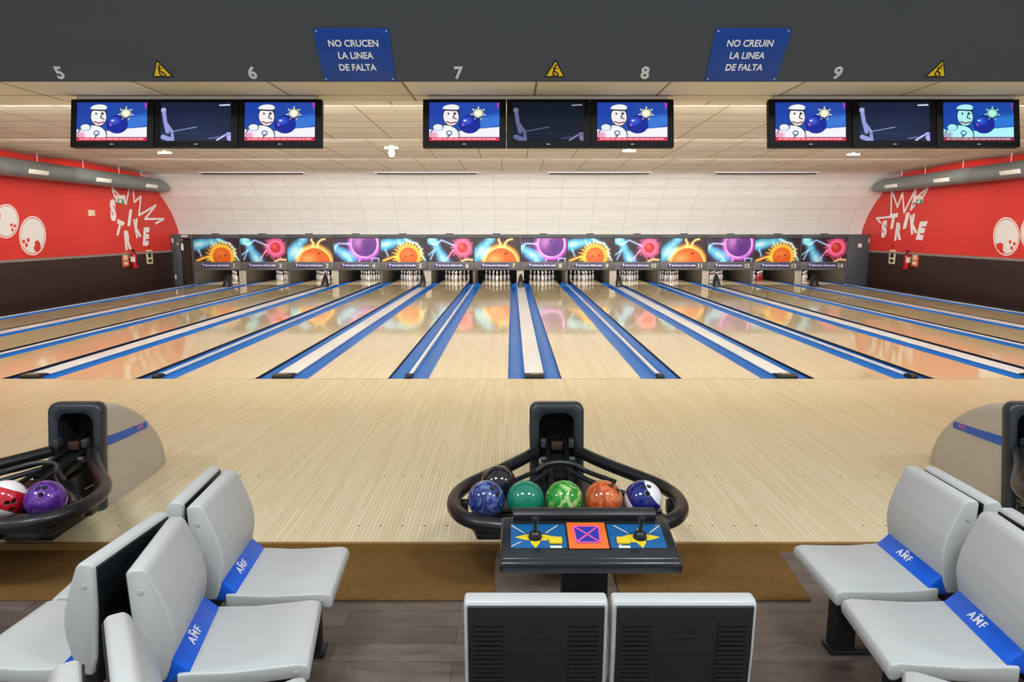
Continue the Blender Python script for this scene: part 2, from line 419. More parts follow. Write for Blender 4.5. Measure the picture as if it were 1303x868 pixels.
def art_purple():
    p = Paint(150, 78, ART_ASP); p.mix(np.ones_like(p.U), '#2C1830'); bg_noise(p, 4, '#6A2860')
    pin_shape(p, .34, .38, .95, 148)
    p.line([(.02, .62), (.2, .78), (.68, .76)], .016, '#D8E8FF', .06, '#6A8AE0')
    c = (1.3, .76)
    p.add(np.exp(-(np.maximum(p.ed(*c, .58, .58), 0)/.13)**2), '#C050D0')
    p.ell(*c, .6, .6, '#F2C4FA'); p.ell(*c, .53, .53, '#6A2A92'); p.ell(1.08, .86, .3, .3, '#C07CC8', soft=.4); p.ell(1.45, .62, .25, .3, '#5A2488', soft=.3)
    p.ell(1.27, .86, .05, .035, '#2A0E40')
    p.line([(1.1, .12), (1.05, .0)], .012, '#E8C8F8', .04, '#B060D0'); p.line([(.6, .02), (.66, .12), (.75, .0)], .014, '#D8F0FF', .04, '#5AA0E0')
    p.line([(1.6, .03), (1.62, .15), (1.9, .14), (1.9, .02)], .016, '#BFD8F8', .04, '#5A80D0')
    return p
SCR_ASP = 1.62
def scr_cartoon(tint=None):
    p = Paint(170, 105, SCR_ASP); p.mix(np.ones_like(p.U), '#1F4FB0')
    p.ell(.2, .95, .6, .4, '#1B3FA6', soft=.5); p.ell(1.4, .5, .6, .16, '#3A78D8', 12, .12); p.ell(1.2, .95, .7, .2, '#2348A8', soft=.3)
    p.poly([(.0, .1), (1.62, .1), (1.62, .36), (1.0, .3), (.5, .22), (0, .3)], '#F4F4FA')
    p.ell(.36, .16, .34, .27, '#16223A'); p.ell(.36, .15, .32, .255, '#F4F6FC')
    p.ell(.2, .36, .13, .1, '#20365A'); p.ell(.2, .35, .11, .085, '#E8F0FA')
    p.ell(.46, .2, .07, .07, '#2A5A8A'); p.ell(.46, .2, .045, .045, '#F4F6FC'); p.line([(.46, .16), (.43, .08)], .018, '#2A5A8A')
    p.ell(.1, .14, .09, .09, '#E8A8C8', soft=.1)
    p.ell(.50, .64, .19, .25, '#1A1A22', 6); p.ell(.50, .635, .175, .235, '#F6F2F2', 6)
    p.ell(.50, .86, .19, .09, '#F4F4F8', 4); p.line([(.33, .81), (.67, .79)], .018, '#14141C')
    p.line([(.58, .74), (.55, .6), (.62, .57)], .012, '#14141C'); p.ell(.44, .71, .02, .026, '#14141C'); p.ell(.6, .71, .02, .026, '#14141C')
    p.line([(.4, .5), (.5, .46), (.62, .49)], .016, '#9A2A3A')
    p.ell(.93, .43, .25, .24, '#0E1A66'); p.ell(.93, .43, .235, .225, '#16289A'); p.ell(.86, .52, .1, .08, '#4468E0', soft=.12); p.ell(.82, .53, .03, .02, '#FFFFFF'); p.ell(.78, .42, .03, .03, '#D060C0', soft=.03)
    c = (1.13, .72)
    for k in range(14):
        a = 2*PI*k/14+.2; q = .17 if k % 2 else .11
        p.line([c, (c[0]+q*math.cos(a), c[1]+q*math.sin(a))], .012, '#FFF6A8')
    p.ell(*c, .08, .08, '#FFFDE0', soft=.04); p.line([(1.05, .6), (1.15, .57), (1.2, .63)], .014, '#0E1A66')
    p.poly([(1.57, .85), (1.61, .85), (1.61, 1), (1.57, 1)], '#D030B0')
    p.poly([(0, 0), (1.62, 0), (1.62, .095), (0, .095)], '#D8243C')
    rs = np.random.RandomState(5); x = .08
    while x < 1.55:
        w = .03+.09*rs.rand(); p.line([(x, .048), (min(x+w, 1.58), .048)], .02, '#F3B8C0'); x += w+.05
    if tint is not None: p.C = p.C*np.array(tint)
    return p
def scr_fencer(b=1.):
    p = Paint(150, 93, SCR_ASP); p.mix(np.ones_like(p.U), '#121B33')
    p.ell(.9, .3, .9, .5, '#1B2742', soft=.8)
    p.ell(.06, .8, .06, .065, '#A0A6D4'); p.line([(.07, .74), (.1, .5), (.16, .22)], .045, '#8890C8'); p.line([(.1, .5), (.26, .24), (.28, .02)], .035, '#8890C8')
    p.line([(.06, .1), (.2, .04)], .06, '#8C92CC'); p.line([(.26, .24), (.82, .36)], .011, '#8890C8')
    p.line([(1.3, .02), (1.56, .2)], .022, '#C0B8E8'); p.ell(1.62, .1, .1, .12, '#A49CDC'); p.line([(1.12, .06), (1.34, .1)], .014, '#6A70A0')
    p.line([(1.36, .93), (1.58, .94)], .016, '#D8DCF0')
    p.line([(0, .2), (1.62, .16)], .006, '#2A3A66')
    p.C = np.clip(p.C*b, 0, 1)
    return p

# ------------------------------------------------------------------ dimensions
PITCHX = 3.48
MY = 16.5            # front of the masking units
WALL = 13.0
CEIL = 4.0
FLOOR2 = -.055
EDGE = -4.97         # near end of the approach
def lane_x(n): return (PITCHX*((n-8)//2)+.915) if n % 2 == 0 else (PITCHX*((n-7)//2)-.915)

# ------------------------------------------------------------------ setting: floors
b = MB(); b.box(-WALL, WALL, EDGE, 0, -.3, 0)
for yy, xs in ((-4.72, 7), (-3.75, 7), (-2.1, 5)):
    for n in range(1, 15):
        for k in range(xs):
            x = lane_x(n)+(k-(xs-1)/2)*(.91/(xs-1))
            b.cyl((x, yy, -.004), (x, yy, .0006), .0085, 8, mi=1)
approach = struct(b, 'floor', ['approach', 'black'])
b = MB(); b.box(-WALL, WALL, -10.2, EDGE-.03, -.3, FLOOR2); struct(b, 'floor', 'planks')
b = MB(); b.box(-WALL, WALL, EDGE-.03, EDGE-.0005, FLOOR2-.1, -.006, .003); b.box(-WALL, WALL, EDGE-.032, EDGE-.0005, -.0055, .001, mi=1); struct(b, 'trim_1', ['step', 'step'])
b = MB(); b.box(-WALL, WALL, .0, 20.4, -.45, -.16); struct(b, 'floor', 'underfloor')
b = MB(); b.box(-WALL, WALL, -.012, .0, -.15, .0006); struct(b, 'trim_2', 'tan')
for s in (-1, 1):
    b = MB(); b.box(min(s*12.27, s*WALL), max(s*12.27, s*WALL), .0, 19, -.16, -.03); struct(b, 'floor', 'walkway')

# ------------------------------------------------------------------ side walls
PROF = [(-3.6, 4.6), (1.96, 4.35), (13.2, 4.15), (13.9, 4.02), (14.55, 3.94), (15.05, 3.83), (15.45, 3.66), (15.83, 3.43), (16.2, 3.15), (16.6, 2.82), (16.95, 2.42), (17.18, 2.0), (17.3, 1.5)]
DADO = 1.24
for s, nm in ((-1, 'left'), (1, 'right')):
    x0, x1 = (s*WALL, s*(WALL+.2)) if s > 0 else (s*(WALL+.2), s*WALL)
    pts = [(-10.2, DADO)] + [(-10.2, 4.6)] + PROF + [(17.3, DADO)]
    b = MB(); b.prism(pts, x0, x1, 'x')
    struct(b, 'wall_'+nm, 'red')
    b = MB(); b.box(x0, x1, -10.2, 19.5, -.3, DADO)
    o = struct(b, 'wall_'+nm, 'wain')
    uv = o.data.uv_layers.new(name='UVMap')
    for l in o.data.loops: co = o.data.vertices[l.vertex_index].co; uv.data[l.index].uv = (co.y, co.z)
    xi = s*(WALL-.025)
    b = MB(); b.box(min(xi, s*WALL), max(xi, s*WALL), -10.2, MY+.1, DADO-.035, DADO+.035, .006); struct(b, 'trim_%d' % (3 if s < 0 else 4), 'rail')

# ------------------------------------------------------------------ ceiling (sawtooth coves) and curved end wall
def strip_mesh(name, prof, m, x0=-WALL, x1=WALL, nx=1, flip=False, u0=0.):
    vs, fs, uvs = [], [], []
    arc = [0]
    for a, c in zip(prof, prof[1:]): arc.append(arc[-1]+math.dist(a, c))
    for (y, z), t in zip(prof, arc):
        for i in range(nx+1):
            x = x0+(x1-x0)*i/nx; vs.append((x, y, z)); uvs.append((x+40.+u0, t))
    n = nx+1
    for j in range(len(prof)-1):
        for i in range(nx):
            q = (j*n+i, j*n+i+1, (j+1)*n+i+1, (j+1)*n+i); fs.append(q if not flip else q[::-1])
    me = bpy.data.meshes.new(name); me.from_pydata(vs, [], fs)
    uv = me.uv_layers.new(name='UVMap')
    for l in me.loops: uv.data[l.index].uv = uvs[l.vertex_index]
    me.materials.append(M[m])
    for p in me.polygons: p.use_smooth = True
    me.set_sharp_from_angle(angle=R(25))
    o = bpy.data.objects.new(name, me); COL.objects.link(o); return tag(o, kind='structure')
COVES = [(-1.73, 1.96), (1.96, 5.95), (5.95, 10.0), (10.0, 13.9)]
for i, (ya, yb) in enumerate(COVES):
    prof = [(ya, CEIL-.16)] if i else [(ya, 3.34)]
    prof += [(ya, CEIL+.02), (yb, CEIL-.06)]
    if i: prof[0] = (ya, CEIL-.06)
    strip_mesh('ceiling', prof, 'ceil', u0=.7*i, flip=False)
strip_mesh('ceiling', [(-2.70, 3.34), (-1.73, 3.34)], 'ceil', u0=.35)
def resample(prof, step):
    out = [prof[0]]; acc = 0.
    for a, c in zip(prof, prof[1:]):
        L = math.dist(a, c); d = step-acc
        while d <= L:
            out.append((a[0]+(c[0]-a[0])*d/L, a[1]+(c[1]-a[1])*d/L)); d += step
        acc = L-(d-step)
    return out+[prof[-1]]
CURVE = resample([(13.9, CEIL-.06)]+PROF[4:], .155)
rows = []
for k in range(0, len(CURVE)-1, 4):
    seg = CURVE[k:k+5]
    for q, p_ in enumerate(seg):
        a, c = CURVE[max(0, k+q-1)], CURVE[min(len(CURVE)-1, k+q+1)]
        t_ = Vector((c[0]-a[0], c[1]-a[1])).normalized(); lift = .028*q/4
        rows.append((p_[0]+t_.y*lift, p_[1]-t_.x*lift))
strip_mesh('wall_back', rows, 'curve')
b = MB(); b.prism([(-2.70, 3.335), (-3.62, 4.47), (-3.62, 4.62), (-2.55, 3.36)], -WALL, WALL, 'x'); struct(b, 'wall_fascia', 'fascia')

# ------------------------------------------------------------------ lanes, gutters, caps
def gutter_profile(xa, xb, depth=.085):
    """concave blue trough from lane edge xa to divider xb"""
    n = 9; pts = []
    for i in range(n+1):
        t = i/n; x = xa+(xb-xa)*t
        pts.append((x, -.045*(1-t)-.012*t-depth*.85*math.sin(PI*t)**.55))
    return pts
LANE_Y0, LANE_Y1 = .004, 19.15
LW = .545
for n in range(1, 15):
    cx = lane_x(n); k = n
    t = thing('bowling_lane', 'glossy maple bowling lane with blue gutters running to the pins under number %s' % WORDS[n], 'bowling lane', (cx, 0, 0), 0, 'bowling lanes')
    bb = MB(); bb.box(-LW, LW, LANE_Y0, LANE_Y1, -.004, 0); bb.box(-LW, LW, LANE_Y0, LANE_Y1, -.155, -.0042, mi=1)
    bb.build('lane_surface', ['lane', 'lane_side'], t, angle=0)
    left_wide = n % 2 == 0
    for s in (-1, 1):
        wide = (s < 0) == left_wide
        far = (PITCHX/2 - (PITCHX/2-.915)) if False else None
        # half-width of the division on this side
        inner = LW+.002
        outer = (.915-.14) if wide else (1.74-.915-.045)
        prof = gutter_profile(s*inner, s*outer)
        back = [(x, z-.012) for x, z in prof[::-1]]
        bb = MB(); bb.prism(prof+back, LANE_Y0+.02, 18.2, 'y'); bb.build('gutter', 'gutter', t, angle=50)
for k in range(-3, 4):
    x = PITCHX*k; a, c = 7+2*k, 8+2*k
    t = thing('lane_divider', 'wide white cap between the gutters of lanes %s and %s' % (WORDS[a], WORDS[c]), 'lane divider', (x, 0, 0), 0, 'wide lane dividers')
    bb = MB(); bb.box(-.134, .134, .14, MY-.02, -.155, .022, .004); bb.box(-.139, .139, .14, MY-.03, -.15, .008, .0, mi=1); bb.build('cap', ['cap_white', 'cap_edge'], t)
    bb = MB(); bb.prism([(.02, -.15), (.02, .03), (.05, .048), (.16, .05), (.26, .026), (.26, -.15)], -.137, .137, 'x', .006)
    d = bb.build('foul_detector', 'black_plastic', t)
    bb = MB(); bb.prism([(.06, .0485), (.06, .0515), (.155, .0535), (.155, .05)], -.06, .06, 'x'); bb.build('label_patch', 'tan', d)
    # ball door hood near the pins
    h = thing('ball_door_hood', 'black ball accelerator hood on the cap between lanes %s and %s' % (WORDS[a], WORDS[c]), 'hood', (x, 15.0, .0225), 0, 'ball door hoods')
    secs = []
    for y, w, z in ((0, .115, .10), (.06, .115, .24), (.14, .11, .38), (.24, .09, .47), (.36, .07, .42), (.5, .05, .2)):
        secs.append([(-w, y, 0), (-w, y, z*.45), (-w*.62, y, z*.86), (0, y, z), (w*.62, y, z*.86), (w, y, z*.45), (w, y, 0)])
    bb = MB(); bb.loft(secs); bb.build('hood', 'black_plastic', h, angle=40)
    bb = MB(); bb.box(-.06, .06, -.012, 0.0, .012, .07, .004); bb.build('catch', 'machine2', h)
for k in range(-4, 4):
    x = 1.74+PITCHX*k
    a = 8+2*k
    lab = ('narrow white strip between the gutters of lanes %s and %s' % (WORDS[a], WORDS[a+1])) if -4 < k < 3 else ('narrow white strip outside lane %s along the %s wall' % (('one', 'left') if k < 0 else ('fourteen', 'right')))
    t = thing('lane_divider', lab, 'lane divider', (x, 0, 0), 0, 'narrow lane dividers')
    bb = MB(); bb.box(-.026, .026, .1, MY-.02, -.155, .024, .004); bb.box(-.044, .044, .1, MY-.03, -.15, .004, mi=1); bb.build('cap', ['cap_white', 'cap_edge'], t)
    bb = MB(); bb.prism([(.02, -.15), (.02, .03), (.05, .05), (.14, .05), (.22, .028), (.22, -.15)], -.046, .046, 'x', .006); bb.build('foul_detector', 'black_plastic', t)

# ------------------------------------------------------------------ pit, kickbacks, pins
b = MB(); b.box(-12.3, 12.3, 19.6, 19.65, -.3, 2.0); struct(b, 'wall_pit', 'pit')
b = MB(); b.box(-12.3, 12.3, MY+.12, 19.6, 1.42, 1.46); struct(b, 'ceiling_pit', 'pit')
def kick(x, w, lab, cream):
    w *= .88 if cream else .73
    bb = MB(); bb.box(-w, w, 0, 2.9, -.155, 1.0, .004, mi=1); bb.box(-w+.004, w-.004, -.012, .0, -.01, .56, .003)
    o = bb.build('kickback', ['kick' if cream else 'grey_sill', 'kick_dark'], None, loc=(x, MY+.1, 0))
    tag(o, lab, 'kickback', 'pit dividers')
for k in range(-3, 4): kick(PITCHX*k, .15, 'wide cream pit divider standing between pins of lanes %s and %s' % (WORDS[7+2*k], WORDS[8+2*k]), True)
for k in range(-4, 4):
    kick(1.74+PITCHX*k, .06, ('thin pit divider standing between pins of lanes %s and %s' % (WORDS[8+2*k], WORDS[9+2*k])) if -4 < k < 3 else 'thin pit divider at the outer side of lane '+('one' if k < 0 else 'fourteen'), False)
IN = .0254
pp = [(0, 0), (1.0, 0), (1.015, .05), (1.41, .75), (1.95, 2.25), (2.255, 3.375), (2.383, 4.5), (2.28, 5.875), (1.85, 7.25), (1.235, 8.625), (.98, 9.375), (.90, 10), (.935, 10.875), (1.047, 11.75), (1.2, 12.625), (1.273, 13.5), (1.15, 14.3), (.75, 14.8), (.3, 14.98), (0, 15)]
def pin_mesh(red):
    bb = MB(); bb.lathe([(r*IN, z*IN) for r, z in pp], 14)
    for f in bb.bm.faces:
        z = f.calc_center_median().z/IN
        if red: f.material_index = 1 if (z < 8.6 or 9.4 < z < 12) else 0
        else: f.material_index = 1 if (9.4 < z < 9.95 or 10.1 < z < 10.8) else 0
    o = bb.build('bowling_pin', ['pin_white', 'pin_red'], angle=60)
    return o
PIN = pin_mesh(False); PINR = pin_mesh(True)
POS = [['front pin at the tip'], ['left pin of the second row', 'right pin of the second row'], ['left pin of the third row', 'middle pin of the third row', 'right pin of the third row'],
       ['leftmost pin of the back row', 'second pin from left of the back row', 'third pin from left of the back row', 'rightmost pin of the back row']]
first = {False: True, True: True}
for n in range(1, 15):
    for r_ in range(4):
        for q in range(r_+1):
            red = (n == 12 and q == 0 and r_ >= 2) or (n == 13 and q == r_)
            src = PINR if red else PIN
            o = src if first[red] else src.copy()
            if not first[red]: COL.objects.link(o)
            first[red] = False
            o.location = (lane_x(n)+(q-r_/2)*.3048, 18.29+r_*.264, .0003); o.rotation_euler = (0, 0, 0)
            tag(o, '%s bowling pin, %s under number %s' % ('red' if red else 'white', POS[r_][q], WORDS[n]), 'bowling pin', 'bowling pins')

# ------------------------------------------------------------------ masking units
def zm(y): return CAM.z + (MY-CAM.y)*((434-y)/F_PX*_c-_s)/(_c+(434-y)/F_PX*_s)
Z_TOP, Z_A1, Z_A0, Z_S0 = zm(298.2), zm(303.2), zm(333.2), zm(343.6)
ARTS = [f() for f in (art_sun, art_red, art_orange, art_purple)]
UW = PITCHX/2
AW, AH = UW-.045, Z_A1-Z_A0
ART_ME = []
for p_, nm in zip(ARTS, ('sun', 'red', 'orange', 'purple')):
    me = p_.mesh('printed_panel', AW, AH); me.materials.append(M['art']); ART_ME.append(me)
ADESC = ['glowing orange ball and cyan pin', 'small red ball and cyan pin', 'huge orange ball with flames', 'large purple ball with pink halo']
for n in range(1, 15):
    x = -12.18+UW*(n-.5)
    t = thing('masking_unit', 'masking panel numbered %s, printed with a %s' % (WORDS[n], ADESC[(n-1) % 4]), 'masking unit', (x, MY, 0), 0, 'masking units over the pins')
    bb = MB(); h = UW/2-.004
    bb.box(-h, h, .01, .08, Z_A0-.01, Z_TOP-.03)
    bb.box(-h, h, -.03, .1, Z_A1+.0, Z_TOP, .008); bb.box(-h, -h+.018, -.02, .05, Z_A0, Z_A1, .003); bb.box(h-.018, h, -.02, .05, Z_A0, Z_A1, .003)
    bb.build('frame', 'grey_frame', t)
    a = bpy.data.objects.new('printed_panel', ART_ME[(n-1) % 4]); COL.objects.link(a); a.parent = t; a.location = (0, .004, (Z_A0+Z_A1)/2)
    bb = MB(); bb.box(-h, h, -.035, .06, Z_S0, Z_A0-.002, .006); sl = bb.build('sill', 'grey_sill', t)
    zc = (Z_S0+Z_A0)/2+.01
    bb = MB(); bb.box(-.60, .45, -.044, -.034, zc-.075, zc+.085, .002); pl = bb.build('name_plate', 'plate_blue', t)
    X = Matrix.Translation((.0, -.0455, zc+.005)) @ Matrix.Rotation(PI/2, 4, 'X')
    bb = MB(); bb.mesh(text_me('BOWLING PEDRALBES', .088, .0005, .0025), X)
    X2 = Matrix.Translation((-.52, -.0455, zc+.008)) @ Matrix.Rotation(PI/2, 4, 'X')
    bb.prism([(-.045, .045), (-.02, .06), (.03, .058), (.05, .03), (.03, -.005), (.0, -.055), (-.018, -.05), (.012, -.002), (.024, .03), (.0, .036), (-.04, .028)], -.0005, .0005, 'z', X=X2)
    bb.build('plate_lettering', 'white', pl, angle=0)
    bb = MB(); bb.mesh(text_me(str(n), .21, .002, .006), Matrix.Translation((.62, -.0375, zc-.01)) @ Matrix.Rotation(PI/2, 4, 'X')); bb.build('numeral', 'offwhite', t, angle=0)
    bb = MB(); bb.cyl((-.72, -.038, zc-.01), (-.72, -.034, zc-.01), .022, 12); bb.build('red_badge', 'pin_red', t)
    bb = MB(); bb.box(-.16, .12, .01, .07, Z_TOP-.002, Z_TOP+.035, .006); bb.build('latch', 'grey_frame', t)
# end panels beside the masking units
t = thing('end_panel', 'dark grey end panel with open brown doorway at the left wall', 'panel', (-12.6, MY, 0))
bb = MB(); bb.box(-.38, -.06, 0, .06, -.03, Z_TOP, .005); bb.box(-.06, .42, 0, .06, Z_TOP-.16, Z_TOP, .005); bb.box(.34, .42, 0, .06, -.03, Z_TOP-.16, .005); bb.build('panel', 'panel_grey', t)
bb = MB(); bb.box(-.06, .34, .25, .3, -.03, Z_TOP-.16); bb.build('doorway_back', 'brown', t)
for (xa, xb, za, zb) in ((-.36, -.29, 1.55, 1.72), (-.17, -.13, 1.47, 1.56), (.0, .24, Z_TOP-.10, Z_TOP-.03), (-.34, -.28, .2, .36)):
    bb = MB(); bb.box(xa, xb, -.008, 0.001, za, zb, .002); bb.build('notice', 'offwhite', t)
t = thing('end_panel', 'plain dark grey end panel with white switch at the right wall', 'panel', (12.6, MY, 0))
bb = MB(); bb.box(-.42, .38, 0, .06, -.03, Z_TOP, .005); bb.build('panel', 'panel_grey', t)
bb = MB(); bb.box(-.04, .09, -.012, .001, 1.38, 1.52, .003); bb.build('switch_plate', 'white', t)
bb = MB(); bb.box(.33, .37, -.008, .001, 1.55, 1.72, .002); bb.build('notice', 'offwhite', t)

# ------------------------------------------------------------------ fascia: numbers, warning triangles, signs
FA = Vector((0, -2.70, 3.335)); FD = Vector((0, -.92, 1.135)).normalized(); FN = Vector((0, -1.135, -.92)).normalized()
def fascia_frame(x, s, lift=.003):         # matrix: local x right, y up along the fascia, z out of it
    o = FA+FD*s+FN*lift; o.x = x
    return Matrix(((1, 0, 0, o.x), (0, FD.y, FN.y, o.y), (0, FD.z, FN.z, o.z), (0, 0, 0, 1)))
for n, px in ((5, 78.5), (6, 322.5), (7, 583.5), (8, 820), (9, 1064)):
    x = (px-651.5)/141.7+CAM.x
    bb = MB(); bb.mesh(text_me(str(n), .155, .003, .004), fascia_frame(x, .08, .004))
    tag(bb.build('lane_numeral', 'numeral', angle=0), 'white numeral %s on the lower edge of the grey fascia' % WORDS[n], 'number', 'lane numbers on the fascia')
for k, px in enumerate((207, 706, 1191)):
    x = (px-651.5)/142+CAM.x
    X = fascia_frame(x, .105)
    t = thing('warning_sign', 'yellow slip warning triangle between fascia numbers ' + ('five and six', 'seven and eight', 'nine and the right edge')[k], 'sign', group='yellow warning triangles'); t.matrix_world = X
    tri = lambda r: [(-r*.98, -r*.62), (r*.98, -r*.62), (0, r*1.1)]
    bb = MB(); bb.prism(tri(.095), -.002, .002, 'z'); bb.build('border', 'black', t, angle=0)
    bb = MB(); bb.prism(tri(.076), .002, .004, 'z'); bb.build('face', 'yellow', t, angle=0)
    bb = MB()
    bb.cyl((.004, .048, .0035), (.004, .048, .006), .011, 12)
    for q, w in (([(-.0, .035), (-.012, .0)], .009), ([(-.012, 0), (.02, -.02), (.03, -.04)], .008), ([(-.012, .0), (-.02, -.028), (.0, -.04)], .007), ([(.0, .03), (.022, .018)], .005), ([(-.002, .03), (-.026, .03)], .005), ([(-.03, -.046), (.035, -.046)], .003)):
        for (x0, y0), (x1, y1) in zip(q, q[1:]): bb.cyl((x0, y0, .0045), (x1, y1, .0045), w, 8)
    for v in bb.bm.verts: v.co.z = .0035 + (v.co.z-.0035)*.25
    bb.build('falling_figure', 'black', t, angle=0)
for k, (px, txt) in enumerate(((452, ('NO CRUCEN', 'LA LINEA', 'DE FALTA')), (951, ('NO CREUIN', 'LA LINEA', 'DE FALTA')))):
    x = (px-651.5)/145.5+CAM.x
    X = fascia_frame(x, .245)
    t = thing('notice_board', 'blue notice with white lettering ' + txt[0] + ' LA LINEA DE FALTA', 'sign', group='blue notices on the fascia'); t.matrix_world = X
    bb = MB(); bb.box(-.323, .323, -.236, .236, -.003, .005, .002); bb.build('board', 'blue_sign', t)
    for j, ln in enumerate(txt):
        me = text_me(ln, .083, .0008, .0014); bb = MB(); bb.mesh(me, Matrix.Translation((-.0, .108-.108*j-.002, .0062)) @ Matrix.Diagonal((.9, 1, 1, 1))); bb.build('lettering', 'white', t, angle=0)
    for sx in (-1, 1):
        for sy in (-1, 1):
            bb = MB(); bb.cyl((sx*.3, sy*.215, .004), (sx*.3, sy*.215, .008), .008, 10); bb.build('screw', 'bolt', t)

# ------------------------------------------------------------------ televisions
TW, TH = .832, .482
scrA = scr_cartoon().mesh('screen', .70, .385); scrA2 = scr_cartoon((.72, 1.0, 1.0)).mesh('screen', .70, .385); scrB = scr_fencer(.72).mesh('screen', .70, .385); scrB2 = scr_fencer(1.1).mesh('screen', .70, .385)
for me in (scrA, scrA2, scrB, scrB2): me.materials.append(M['screen'])
bb = MB(); bb.box(-TW/2, TW/2, 0, .07, -TH/2, TH/2, .006); bb.box(-.355, .355, -.0005, .001, -.2, .2, mi=0); TVC = bb.bm.copy(); bb.bm.free()
GX = (-3.467, .05, 3.505)
GN = ('left', 'middle', 'right')
for g, gx in enumerate(GX):
    rl = thing('screen_rail', 'white ceiling rail carrying the %s bank of three screens' % GN[g], 'rail', (gx, -2.02, 3.335), 0, 'screen rails')
    bb = MB(); bb.box(-1.2, 1.2, -.02, .03, -.03, 0, .004); bb.build('rail', 'offwhite', rl)
    for k in range(3):
        lab = {0: 'left screen of the %s bank, cartoon player with blue ball', 1: 'middle screen of the %s bank, dark picture of a fencer', 2: 'right screen of the %s bank, cartoon player with blue ball'}[k] % GN[g]
        t = thing('television', lab, 'television', (gx+(k-1)*(TW+.006), -2.085, 3.068), 0, 'televisions over the lanes')
        t.rotation_euler = (R(-11), 0, 0)
        bm2 = MB(); bm2.bm.free(); bm2.bm = TVC.copy(); bm2.build('casing', 'tv', t)
        me = (scrB2 if g != 1 else scrB) if k == 1 else (scrA2 if (g == 2 and k == 2) else scrA)
        o = bpy.data.objects.new('screen', me); COL.objects.link(o); o.parent = t; o.location = (0, -.0025, .012)
        bb = MB(); bb.sphere((0, -.002, -.214), .02, s=(1, .15, .3), n=12); bb.build('badge', 'bolt', t)
        bb = MB(); bb.box(-.05, .05, .06, .1, -.1, .24, .004); bb.build('bracket', 'black_matte', t)

# ------------------------------------------------------------------ ceiling fittings
def ceil_z(y):
    for ya, yb in COVES:
        if ya <= y <= yb: return CEIL+.02-.08*(y-ya)/(yb-ya)
    return CEIL
for x, y, lab in ((-3.16, 7.5, 'small white emergency light on the ceiling between two banks of screens'), (-8.93, 8.34, 'small white emergency light on the ceiling below the left screens'), (2.53, 8.0, 'small white emergency light on the ceiling below the middle screens'), (8.33, 8.7, 'small white emergency light on the ceiling below the right screens')):
    z = ceil_z(y)
    t = thing('emergency_light', lab, 'light', (x, y, z-.003), 0, 'ceiling emergency lights')
    bb = MB(); bb.box(-.16, .16, -.06, .06, -.09, -.03, .01); bb.build('body', 'offwhite', t)
    bb = MB(); bb.box(-.05, .05, -.03, .03, -.035, 0, .004); bb.build('mount', 'bolt', t)
    if x == -3.16:
        bb = MB(); bb.lathe([(0, -.28), (.05, -.27), (.085, -.2), (.08, -.13), (.05, -.09)], 16); bb.build('spotlight', 'bolt', t)
def curve_pt(y):
    pr = [(13.9, CEIL-.06)]+PROF[4:]
    for (ya, za), (yb, zb) in zip(pr, pr[1:]):
        if ya <= y <= yb: return za+(zb-za)*(y-ya)/(yb-ya), math.atan2(zb-za, yb-ya)
for k, (xa, xb) in enumerate(((-10.7, -7.34), (-4.83, -1.5), (.95, 4.27), (6.55, 9.85))):
    z, an = curve_pt(14.4)
    t = thing('slot_diffuser', ('first', 'second', 'third', 'fourth')[k]+' dark air slot from left, cut in the top of the curved wall', 'air vent', ((xa+xb)/2, 14.4, z-.004), 0, 'air slots in the curved wall')
    t.rotation_euler = (an, 0, 0)
    w = (xb-xa)/2
    bb = MB(); bb.box(-w-.06, w+.06, -.16, .16, -.03, -.002, .004); bb.build('frame', 'white', t)
    bb = MB(); bb.box(-w, w, -.15, .02, -.07, -.0305); bb.build('slot', 'slot', t)

# ------------------------------------------------------------------ ducts
for s, nm in ((-1, 'left'), (1, 'right')):
    t = thing('air_duct', 'round galvanised air duct hung along the %s red wall' % nm, 'duct', (s*12.5, 0, 3.53), 0, 'air ducts')
    secs = []; n = 24; r = .22
    for y0 in (-8, -4, 0, 4, 8, 12, 14.6): secs.append([(r*math.cos(2*PI*i/n), y0, r*math.sin(2*PI*i/n)) for i in range(n)])
    for f_ in (.25, .5, .75, .95, 1.0):
        rr = r*math.sqrt(max(0, 1-f_**2))*.95+.02; secs.append([(rr*math.cos(2*PI*i/n), 14.6+1.05*f_, rr*math.sin(2*PI*i/n)-(r-rr)*.6) for i in range(n)])
    bb = MB(); bb.loft(secs); bb.build('pipe', 'steel', t, angle=50)
    for y0 in (5.2, 8.6, 11.4, 14.1):
        bb = MB(); a = R(18)
        X = Matrix.Translation((0, y0, 0)) @ Matrix.Rotation(-s*(PI/2) if False else 0, 4, 'Y')
        bb.box(.2, .235, -.36, .36, -.055, .055, .006, X=Matrix.Translation((0, y0, 0)) @ Matrix.Rotation((PI if s > 0 else 0), 4, 'Z') @ Matrix.Rotation(a, 4, 'Y'))
        g = bb.build('grille', 'grille', t)
    for y0 in (4.5, 6.7, 8.9, 10.8, 12.6, 13.9):
        bb = MB(); zt = (ceil_z(y0)-3.53)
        bb.cyl((0, y0, .2), (0, y0, zt+.0), .007, 8); bb.build('hanger', 'wire', t)

